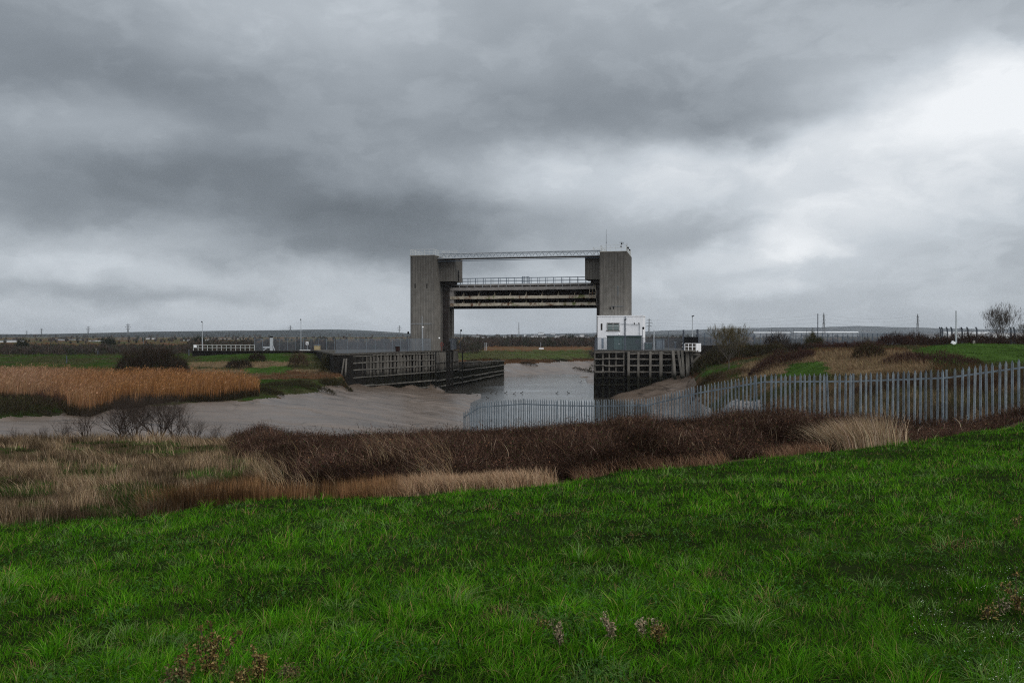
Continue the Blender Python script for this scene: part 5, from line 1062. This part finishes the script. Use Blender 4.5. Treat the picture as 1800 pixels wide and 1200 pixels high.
# ---- bare shrubs and trees
def branches(base, h, levels, spread, seed, nmain=5, r0=.02, ratio=.68, kids=3, wob=.25, up=.12):
    rr = random.Random(seed); S = []
    def grow_(p, d, L, r, lv):
        n = 3 if lv < levels else 2
        for i in range(n):
            d = (d + Vector((rr.uniform(-1, 1), rr.uniform(-1, 1), rr.uniform(-.6, .9))) * wob + Vector((0, 0, up))).normalized(); q = p + d * (L / n); r2 = r * .82
            S.append((*p, *q, r, r2)); p, r = q, r2
            if lv < levels and i >= (1 if lv else 0):
                for k in range(kids if i == n - 1 else 1):
                    dd = (d + Vector((rr.uniform(-1, 1), rr.uniform(-1, 1), rr.uniform(-.5, .8))) * spread).normalized(); grow_(p, dd, L * ratio * rr.uniform(.75, 1.15), r * .75, lv + 1)
    for k in range(nmain):
        a = 2 * math.pi * (k + rr.random() * .7) / nmain; s = rr.uniform(.15, .9) * spread
        grow_(Vector(base) + Vector((math.cos(a) * .03, math.sin(a) * .03, 0)), Vector((math.cos(a) * s, math.sin(a) * s, 1)).normalized(), h * .42, r0, 0)
    return S
GS = 'bare thorn shrubs above the mud'
for k, (px, Y, h, nm, lv, lab) in enumerate((
    (150, 29.5, .95, 5, 3, 'small spreading thorn shrub, left neighbour of the tall dense pair'), (215, 30, 1.30, 7, 4, 'dense thorn shrub, left one of the tall pair against the mud'),
    (238, 29.3, 1.15, 6, 4, 'bushy thorn shrub squeezed between the two tall ones'), (278, 30.2, 1.45, 7, 4, 'tallest thorn shrub with many thin twigs against the mud'), (306, 29.6, 1.2, 4, 4, 'upright thorn shrub touching the right side of the tallest'),
    (342, 30, .85, 4, 3, 'thin low thorn shrub to the right of the tall group'), (380, 30.3, .75, 3, 3, 'last sparse twiggy thorn shrub on the right'), (112, 29, .75, 3, 3, 'crooked small thorn shrub left of the spreading one'), (75, 29.6, .5, 3, 2, 'bare twiggy stem with forked tips near the left edge'), (30, 29.4, .55, 2, 2, 'two bent bare twigs at the far left edge of the bank'))):
    X0 = (px - 900) / F * Y; Z0 = float(ground(np.array([X0]), np.array([Y]))[0]); h *= 1.25; S = branches((0, 0, -.05), h, lv, 1.15, 40 + k, nm + 2, .018 * (h / 1.3), .74, 3, .36, .07)
    v, s, i = segs_np(S); np_obj('thorn_shrub', np_mesh('thorn_shrub', v, s, i, None, 'bark'), (X0, Y, Z0), label=lab, cat='shrub', group=GS)
def tree(label, px, Y, h, seed, crownw, cols, z0=None, trunk_h=.35, m='bark_grey', nmain=5, spread=.8, r0=.08, twigs=2500, cz=.62):
    X0 = (px - 900) / F * Y; Z0 = float(ground(np.array([X0]), np.array([Y]))[0]) if z0 is None else z0
    T = Thing('bare_tree', label, 'tree', (X0, Y, Z0)); th = h * trunk_h
    S = [(0, 0, -.2, .05, 0, th * .5, r0 * 1.5, r0 * 1.25), (.05, 0, th * .5, 0, 0, th, r0 * 1.25, r0)]
    v, s, i = segs_np(S, 6); o = np_obj('trunk', np_mesh('trunk', v, s, i, None, m)); o.parent = T.o
    B = branches((0, 0, th), (h - th) * 1.12, 4, spread, seed, nmain, r0 * .62, .66, 2, .22, .16); v, s, i = segs_np(B)
    o = np_obj('branch', np_mesh('branch', v, s, i, None, m)); o.parent = T.o
    tips = np.array([b[3:6] for b in B]); tips = tips[tips[:, 2] > th + .3 * (h - th)]; ii = rng.integers(0, len(tips), twigs); P = tips[ii]; d = P - np.array([0, 0, th]); le = d[:, :2] / (np.abs(d[:, 2:3]) + .4) * .6 + rng.normal(0, .35, (twigs, 2))
    o = np_obj('crown', np_mesh('crown', *blades(P, h * rng.uniform(.05, .13, twigs), Y * .00022 * rng.uniform(.6, 1.4, twigs), le, var(np.array(cols)[rng.integers(0, len(cols), twigs)], twigs, .3), segs=2), 'dryveg')); o.parent = T.o
tree('bare tree with pale forked trunk in front of the dark scrub, right bank', 1281, 118, 5.6, 3, 5, [(.11, .095, .05), (.08, .065, .035), (.14, .11, .055)], nmain=9, spread=1.35, r0=.075, twigs=4500, trunk_h=.22)
tree('big bare tree with fan-shaped crown against the sky at far right', 1757, 150, 6.3, 9, 6, [(.07, .06, .052), (.095, .08, .07)], nmain=13, spread=1.3, r0=.075, twigs=3600, trunk_h=.08, m='bark')
tree('faint small bare tree right of the big one, cut by the photo edge', 1800, 165, 3.8, 12, 3, [(.08, .07, .06)], nmain=5, twigs=900)

# ---- far woods: overlapping bare crowns
def woods(name, px0, px1, Y0, Y1, hlo, hhi, ncr, nt_, cols, seed):
    Y = rng.uniform(Y0, Y1, ncr); px = rng.uniform(px0, px1, ncr); X = (px - 900) / F * Y; hn = fbm(X / 40, Y / 80, 3, seed) * 1.6 + .5
    h = (hlo + (hhi - hlo) * np.clip(hn, 0, 1)) * rng.uniform(.75, 1.15, ncr); Z = ground(X, Y, False)
    ii = np.repeat(np.arange(ncr), nt_); m = len(ii); d = rng.normal(0, 1, (m, 3)); d /= np.linalg.norm(d, axis=1, keepdims=True); rad = rng.uniform(.35, 1, m)[:, None] ** .6
    P = np.stack([X[ii], Y[ii], Z[ii] + h[ii] * .5], 1) + d * rad * np.stack([h[ii] * .5, h[ii] * .5, h[ii] * .52], 1); P[:, 2] = np.maximum(P[:, 2], Z[ii] + .1)
    Cc = np.array(cols)[rng.integers(0, len(cols), ncr)][ii]
    sz = Y[ii] * .0009 * rng.uniform(.5, 1.5, m); L = sz * 2.6
    np_obj(name, np_mesh(name, *blades(P - np.array([0, 0, .3]), L, sz, rng.normal(0, .35, (m, 2)), var(Cc, m, .35), segs=1), 'dryveg'), kind='stuff')
WC = [(.05, .038, .033), (.065, .048, .038), (.04, .034, .03), (.032, .036, .024), (.055, .05, .042)]
woods('woods', -300, 345, 212, 330, 1.4, 2.7, 1500, 45, WC, 700)
woods('woods', 330, 850, 240, 420, 2.2, 3.8, 900, 45, WC, 710)
woods('woods', 815, 1250, 400, 560, 3.4, 4.3, 1200, 45, WC, 720)
woods('woods', 1040, 2050, 210, 420, 2.6, 4.0, 1300, 42, WC, 730)
woods('woods', -350, 2150, 560, 1100, 1.2, 2.4, 700, 34, WC, 740)
woods('woods', -350, 2150, 1200, 2600, 2.0, 4.0, 260, 34, WC, 750)
# a few dark evergreens
for k, (px, Y, w, h) in enumerate(((38, 300, 5, 3.9), (190, 330, 6, 4.6), (968, 420, 10, 3.4), (1000, 700, 16, 6.0), (350, 420, 6, 5), (1290, 500, 7, 6.5))):
    bush(['dark evergreen tree far left beyond the green field', 'broad dark evergreen tree beyond the reeds', 'low dark evergreen clump seen under the raised gate', 'rounded dark tree among white houses seen under the gate', 'dark evergreen behind the white railing', 'dark evergreen behind the bare tree'][k], px, 0, Y, w, h, [(.018, .024, .016), (.028, .032, .02)], 900, z0=4.9, name='evergreen_tree', cat='tree', group='distant evergreens')

# ---- distant buildings
def building(label, p0, p1, ytop, Y, m, roof='roof_grey', depth=25, z0=5.0, pitch=.35, win=True):
    z0 = 5 + min(max(0, Y - 800), 1500) * .0012 - .3
    ytop -= 2.6 if p0 < 450 else 1.2; xa = (p0 - 900) / F * Y; xb = (p1 - 900) / F * Y; zt = Zy(ytop, Y); T = Thing('far_building', label, 'building', ((xa + xb) / 2, Y, z0), 'distant buildings')
    ze = z0 + (zt - z0) * (1 - pitch * .5); mb = MB(); mb.box(xa, xb, Y, Y + depth, z0, ze); T.part('wall', mb, m)
    mb = MB(); mb.v = [(xa - .3, Y - .5, ze + .01), (xb + .3, Y - .5, ze + .01), (xb + .3, Y + depth + .5, ze + .01), (xa - .3, Y + depth + .5, ze + .01), (xa - .3, Y + depth / 2, zt), (xb + .3, Y + depth / 2, zt)]
    mb.f = [[0, 1, 5, 4], [2, 3, 4, 5], [0, 4, 3], [1, 2, 5], [3, 2, 1, 0]]; T.part('roof', mb, roof)
    if win:
        n = max(1, int((xb - xa) / 9)); 
        for k in range(min(n, 8)): x = xa + (xb - xa) * (k + .5) / n; mb = MB(); mb.box(x - 1.6, x + 1.6, Y - .15, Y - .02, z0 + 1.0, z0 + (ze - z0) * .55); T.part('window', mb, 'glass')
BL = [(884, 890, 592, 1600, 'warehouse', 'white cottage nearest the lattice mast under the gate'), (896, 901, 589.5, 2100, 'warehouse_grey', 'small grey house on the rise left of the lattice mast'), (921, 925, 588.5, 2600, 'warehouse', 'tiny white house high right of the lattice mast'), (1020, 1027, 588.8, 2200, 'warehouse', 'white house high on the rise near the right quay'), (1030, 1036, 592.5, 1300, 'warehouse_grey', 'grey house beside the right quay fence'), (1003, 1008, 593.5, 1100, 'warehouse', 'low white house right of the wide terrace'), (862, 869, 594.5, 1100, 'warehouse', 'low white house left of the dark wood'), (939, 944, 588, 2700, 'warehouse_grey', 'tiny grey house above the middle white house'), (0, 12, 600, 700, 'warehouse', 'white shed at the left edge beyond the dark trees'), (88, 98, 598, 900, 'warehouse_grey', 'pale grey shed below the second pylon'), (105, 131, 598.5, 1000, 'warehouse_grey', 'long grey warehouse between two pylons'), (156, 170, 600.5, 800, 'warehouse', 'small white shed under the wide pylon'), (180, 236, 598.5, 1100, 'warehouse_grey', 'long low pale warehouse right of the wide pylon'), (256, 262, 596, 1200, 'warehouse', 'small white block below a far mast'), (322, 352, 599, 900, 'warehouse', 'white shed left of the lamp post'), (365, 420, 597.5, 1200, 'warehouse', 'long white roofed shed behind the white railing'), (430, 447, 600, 900, 'warehouse', 'small white shed at the end of the white railing'),
      (846, 858, 593, 1300, 'warehouse', 'white houses just right of the left tower under the gate'), (830, 842, 591, 1500, 'warehouse_grey', 'pale house closest to the left tower under the gate'), (934, 946, 590.5, 1500, 'warehouse', 'white house in the middle under the gate'), (950, 962, 591.5, 1400, 'warehouse', 'second white house in the middle under the gate'), (925, 930, 592, 1300, 'warehouse_grey', 'small grey house in the middle under the gate'), (976, 984, 590.5, 1500, 'warehouse', 'white house left of the widest white terrace'), (986, 1000, 589.5, 1600, 'warehouse', 'widest white terrace under the gate'), (1010, 1016, 591, 1500, 'warehouse', 'small white house right of the wide terrace'), (946, 956, 584.8, 4300, 'warehouse', 'pale building high on the horizon under the gate'), (968, 976, 586.5, 3900, 'warehouse', 'pale building just below the horizon under the gate'),
      (1326, 1390, 584.5, 2300, 'warehouse_grey', 'long bright white roofed shed over the mesh fence'), (1396, 1510, 583.6, 2600, 'warehouse_grey', 'longest pale shed over the mesh fence'), (1370, 1412, 590, 1100, 'warehouse_grey', 'low grey shed seen through the mesh fence'), (1632, 1645, 588, 1300, 'warehouse_grey', 'small grey shed left of the leaning posts'), (1664, 1745, 584.5, 1500, 'warehouse', 'long white warehouse behind the leaning posts'), (1745, 1800, 585.5, 1400, 'warehouse', 'white warehouse behind the big bare tree'), (1100, 1118, 594, 900, 'warehouse_grey', 'grey shed behind the kiosk')]
for p0, p1, yt, Y, m, lab in BL: building(lab, p0, p1, yt, Y, m, 'warehouse' if p0 > 1300 and p1 - p0 > 60 else 'roof_grey', win=Y < 1250)

# ---- pylons
def pylon(label, px, ytop, arms=True, w=1.0, turn=0.0):
    Ht = 45.0; Y = (5 + Ht - EYE) * F / (590 - ytop); X0 = (px - 900) / F * Y; T = Thing('pylon', label, 'pylon', (X0, Y, 5.0), 'electricity pylons on the plain')
    mb = MB(); th = .12 + Y * .00024; prof = [(0, 3.6), (14, 2.3), (27, 1.15), (40, .8), (45, .15)]
    for i in range(4):
        z0, r0 = prof[i]; z1, r1 = prof[i + 1]; r0 *= w; r1 *= w
        for sx, sy in ((1, 1), (1, -1), (-1, 1), (-1, -1)): mb.bar((X0 + sx * r0, Y + sy * r0, 5 + z0), (X0 + sx * r1, Y + sy * r1, 5 + z1), th)
        n = 2 if i < 2 else 3
        for k in range(n):
            u0, u1 = k / n, (k + 1) / n; a = r0 + (r1 - r0) * u0; b = r0 + (r1 - r0) * u1; za = 5 + z0 + (z1 - z0) * u0; zb = 5 + z0 + (z1 - z0) * u1
            mb.bar((X0 - a, Y - a, za), (X0 + b, Y - b, zb), th * .6); mb.bar((X0 + a, Y - a, za), (X0 - b, Y - b, zb), th * .6)
    T.part('lattice_tower', mb, 'pylon')
    if arms:
        for z, L in ((27, 7.5), (33.5, 10.5), (40, 7.0)):
            mb = MB(); c = math.cos(turn); s = math.sin(turn)
            for sg in (-1, 1):
                L_ = L * .8; mb.bar((X0, Y, 5 + z), (X0 + sg * L_ * c, Y + sg * L_ * s, 5 + z + .3), th); mb.bar((X0, Y, 5 + z + 1.8), (X0 + sg * L_ * c, Y + sg * L_ * s, 5 + z + .3), th * .8); mb.bar((X0 + sg * L_ * c, Y, 5 + z + .3), (X0 + sg * L_ * c, Y, 5 + z - 2), th * .7)
            T.part('cross_arm', mb, 'pylon')
    return X0, Y
PY_ = []
for a in ((47, 580.5, 'small pylon nearest the left edge of the photo'), (54.5, 585.5, 'tiny faint pylon between the two at far left'), (73, 576.5, 'pylon with a pointed top, third from the left edge'), (155, 573, 'wide-armed pylon left of centre of the reed bed'), (225, 568, 'tallest pylon above the reed bed'), (237, 584.5, 'tiny mast-like pylon just right of the tallest on the left'), (510.5, 571.5, 'lone pylon left of the lamp post near the valve'), (702, 571.5, 'faint pylon just left of the left tower'), (1141, 559, 'pylon rising behind the right edge of the white building'), (1448, 549.5, 'tall pylon just right of the bare pole'), (1613, 551.5, 'slim pylon beyond the end of the mesh fence')):
    PY_.append(pylon(a[2], a[0], a[1], turn=1.2 if a[0] in (1448, 1613) else .3, w=.8))
PY_.append(pylon('plain narrow lattice mast seen under the raised gate', 912, 566, arms=False, w=.7))
for (i, j, lab) in ((8, 9, 'bundle of thin cables strung between the two pylons right of the tower'), (9, 10, 'bundle of thin cables strung between the two pylons over the straw slope'), (3, 4, 'bundle of thin cables strung between the wide-armed and tallest left pylons')):
    mb = MB(); (xa, ya), (xb, yb) = PY_[i], PY_[j]
    for z in (34, 41, 47):
        for k in range(10):
            u0, u1 = k / 10, (k + 1) / 10; f = lambda u: (xa + (xb - xa) * u, ya + (yb - ya) * u, z - 28 * u * (1 - u)); mb.bar(f(u0), f(u1), .16, sides=3)
    single('power_cable', mb, 'pylon', lab, 'cable', 'power cables')
for px, yt, Y, lab in ((252, 587, 500, 'far thin mast left of the white block'), (1191, 583, 700, 'far thin mast behind the right quay fence'), (816, 593, 420, 'thin dark pole right behind the left tower'), (1356, 576, 500, 'first thin mast over the mesh fence'), (1395, 576, 500, 'second thin mast over the mesh fence'), (1418, 577, 500, 'third thin mast over the mesh fence')):
    pole(lab, px, yt, 610, Y, .25, 'pylon', None, 'mast', 'far thin masts', 'mast', 5.0)

# ---- things on the far bank under the gate
T = Thing('parked_van', 'white van parked on the bank just right of the left tower', 'van', (-20.2, 360, 5.15)); X0 = (821 - 900) / F * 360
mb = MB(); mb.prism([(X0 - 1.6, 359), (X0 + 1.4, 359.6), (X0 + 1.0, 361.4), (X0 - 2.0, 360.8)], 5.75, 7.3); T.part('body', mb, 'white_paint')
mb = MB(); mb.prism([(X0 - 1.2, 359.2), (X0 + 1.1, 359.7), (X0 + .8, 361.2), (X0 - 1.6, 360.7)], 7.3, 7.6); T.part('roof', mb, 'white_paint')
mb = MB(); mb.prism([(X0 - 1.4, 358.97), (X0 - .3, 359.2), (X0 - .35, 359.3), (X0 - 1.45, 359.1)], 6.6, 7.15); T.part('window', mb, 'glass')
for dx_ in (-1.2, .8): mb = MB(); mb.bar((X0 + dx_, 358.9, 5.7), (X0 + dx_, 359.3, 5.7), .7, sides=10); T.part('wheel', mb, 'tyre')
T = Thing('sailing_dinghy', 'small white dinghy with a bare mast lying on the far bank', 'boat', (11.0, 330, 5.2)); X0 = (951 - 900) / F * 330
mb = MB(); mb.prism([(X0 - .8, 329.7), (X0 + .6, 329.7), (X0 + 1.0, 330), (X0 + .6, 330.3), (X0 - .8, 330.3)], 5.15, 5.6); T.part('hull', mb, 'white_paint')
mb = MB(); mb.bar((X0 - .1, 330, 5.6), (X0 - .1, 330, 7.8), .10); T.part('mast', mb, 'post_pale')
for px in (852.5, 855.5): x = (px - 900) / F * 300; mb = MB(); mb.bar((x, 300, 5), (x, 300, 7.9), .16); single('white_post', mb, 'post_pale', 'one of two thin white posts side by side on the far bank', 'post', 'pair of white posts on the far bank')
for k, (px, y0, y1, Y) in enumerate(((169, 612, 629, 215), (172, 616, 628, 214), (117, 625, 640, 160), (332, 614, 623, 185))):
    z = 5.2; x = (px - 900) / F * Y; mb = MB(); mb.bar((x, Y, z), (x, Y, Zy(y0, Y)), .15); single('marker_post', mb, 'post_dark' if k else 'plain_concrete', ['taller thin post of the pair on the green field', 'shorter thin post of the pair on the green field', 'lone thin post on the near side of the green field', 'short white post left of the flood wall'][k], 'post', 'thin posts on the left field')
# ---- ducks on the water
for k, (px, py) in enumerate(((829, 693.5), (836, 697), (862, 691.5), (871, 692), (888, 691), (903, 692), (916, 691), (1000, 691), (978, 691.2), (858, 700), (1020, 672))):
    Y = EYE * F / (py - 590); X0 = (px - 900) / F * Y; T = Thing('duck', 'small dark duck on the water', 'duck', (X0, Y, 0), 'ducks on the water'); s = rng.choice([-1, 1]); a = rng.uniform(-.5, .5)
    mb = MB(); mb.ball((X0, Y, .03), .15, 8, (1.15, .6, .5)); T.part('body', mb, 'duck', smooth=True)
    mb = MB(); mb.ball((X0 + s * .26, Y, .28), .085, 6, (1, .8, 1)); mb.bar((X0 + s * .2, Y, .1), (X0 + s * .26, Y, .26), .08); mb.bar((X0 + s * .3, Y, .27), (X0 + s * .42, Y, .25), .04); T.part('head', mb, 'duck')
# ---- dead dock plants in the grass
GD = 'dead weeds standing in the foreground grass'
M['deadleaf'] = mat('deadleaf', (0, 0, 0), .85, var=.2, nscale=30, attr='col', transl=.15, spec=.1)
for k, (px, py, h, nl, cset, lab) in enumerate(((372, 1198, .36, 260, 0, 'tallest dark brown dead weed spike at the bottom left'), (322, 1205, .22, 90, 0, 'thin brown dead weed spike left of the tallest'), (455, 1200, .20, 170, 0, 'drooping brown dead weed right of the tallest spike'), (312, 1212, .12, 140, 1, 'low olive dying weed at the very bottom left'), (508, 1203, .10, 110, 1, 'low olive and straw weed right of the drooping one'), (425, 1208, .12, 90, 0, 'small dark dead leaves between the two brown weeds'),
        (983, 1138, .16, 80, 2, 'pale grey-green wilted weed in the middle of the lawn'), (1074, 1128, .19, 80, 2, 'tall pale crumpled weed right of the grey-green one'), (1136, 1124, .17, 70, 2, 'upright tan dead weed, first of the right pair'), (1152, 1130, .10, 70, 0, 'low curled brown weed, second of the right pair'), (951, 1112, .10, 22, 0, 'tiny thin brown weed spike left in the middle row'),
        (1795, 1080, .30, 150, 0, 'reddish brown dead weed at the right edge'), (1760, 1080, .12, 45, 2, 'small tan spike near the right edge'), (1738, 1088, .10, 60, 0, 'low round brown weed near the right edge'), (1788, 935, .16, 60, 0, 'small brown weed higher up at the right edge'))):
    t = (px - 900) / F; ys = np.linspace(2.5, 14, 400); zs = ground(t * ys, ys); pyv = 590 + (EYE - zs) * F / ys; Y = float(ys[np.argmin(np.abs(pyv - py))]); X0 = t * Y; Z0 = float(ground(np.array([X0]), np.array([Y]))[0])
    T = Thing('dead_weed', lab, 'weed', (X0, Y, Z0), GD); S = []; tips = []
    for q in range(3 + nl // 60):
        p = Vector((random.uniform(-.03, .03), random.uniform(-.03, .03), 0)); d = Vector((random.uniform(-.25, .25), random.uniform(-.2, .2), 1)).normalized(); L = h * random.uniform(.6, 1.0)
        for z in range(5):
            d = (d + Vector((random.uniform(-.2, .2), random.uniform(-.2, .2), 0))).normalized(); r = p + d * (L / 5); S.append((*p, *r, .003, .0026)); p = r; tips.append((*p, z))
    v, s_, i = segs_np([(a[0], a[1], a[2], a[3], a[4], a[5], a[6], a[7]) for a in S], 4); o = np_obj('stem', np_mesh('stem', v, s_, i, None, 'bark')); o.parent = T.o
    tp = np.array(tips); nl = int(nl * (.6 if px > 1700 else 1)); ii = rng.integers(0, len(tp), nl * 4); P = tp[ii, :3] + rng.normal(0, .010 + .012 * (h < .15), (nl * 4, 3)); P[:, 2] = np.abs(P[:, 2])
    cs = [[(.12, .082, .028), (.19, .135, .045), (.065, .042, .015), (.27, .205, .085)], [(.10, .12, .045), (.18, .15, .07), (.12, .08, .04)], [(.25, .19, .12), (.16, .15, .08), (.33, .28, .19)]][cset]
    o = np_obj('leaves', np_mesh('leaves', *leafcards(P, rng.uniform(.005, .013, nl * 4), var(np.array(cs)[rng.integers(0, len(cs), nl * 4)], nl * 4, .3), .1), 'deadleaf')); o.parent = T.o
# tiny white chickweed flowers at bottom right
n = 420; X, Y, Z = sample(n, 1600, 1850, 3.9, 6.5, lambda px, X, Y: fbm(X / .3, Y / .3, 2, 901) > .03); n = len(X)
np_obj('chickweed_flowers', np_mesh('chickweed_flowers', *leafcards(np.stack([X, Y, Z + rng.uniform(.05, .13, n)], 1), rng.uniform(.002, .0045, n), var((.65, .68, .6), n, .2), 3), 'dryveg'), kind='stuff')

# ---- air
mb = MB(); mb.box(-9500, 9500, -60, 9400, -3.5, 75)
hm = bpy.data.materials.new('haze'); hm.use_nodes = True; hn_ = hm.node_tree; hn_.nodes.remove(hn_.nodes['Principled BSDF'])
pv = hn_.nodes.new('ShaderNodeVolumePrincipled'); pv.inputs['Color'].default_value = (.86, .92, 1.0, 1); pv.inputs['Density'].default_value = .00007; pv.inputs['Anisotropy'].default_value = .2
hn_.links.new(pv.outputs[0], hn_.nodes['Material Output'].inputs['Volume'])
me = to_mesh('haze', mb.v, mb.f); me.materials.append(hm); o = bpy.data.objects.new('haze', me); col.objects.link(o); tag(o, kind='stuff')
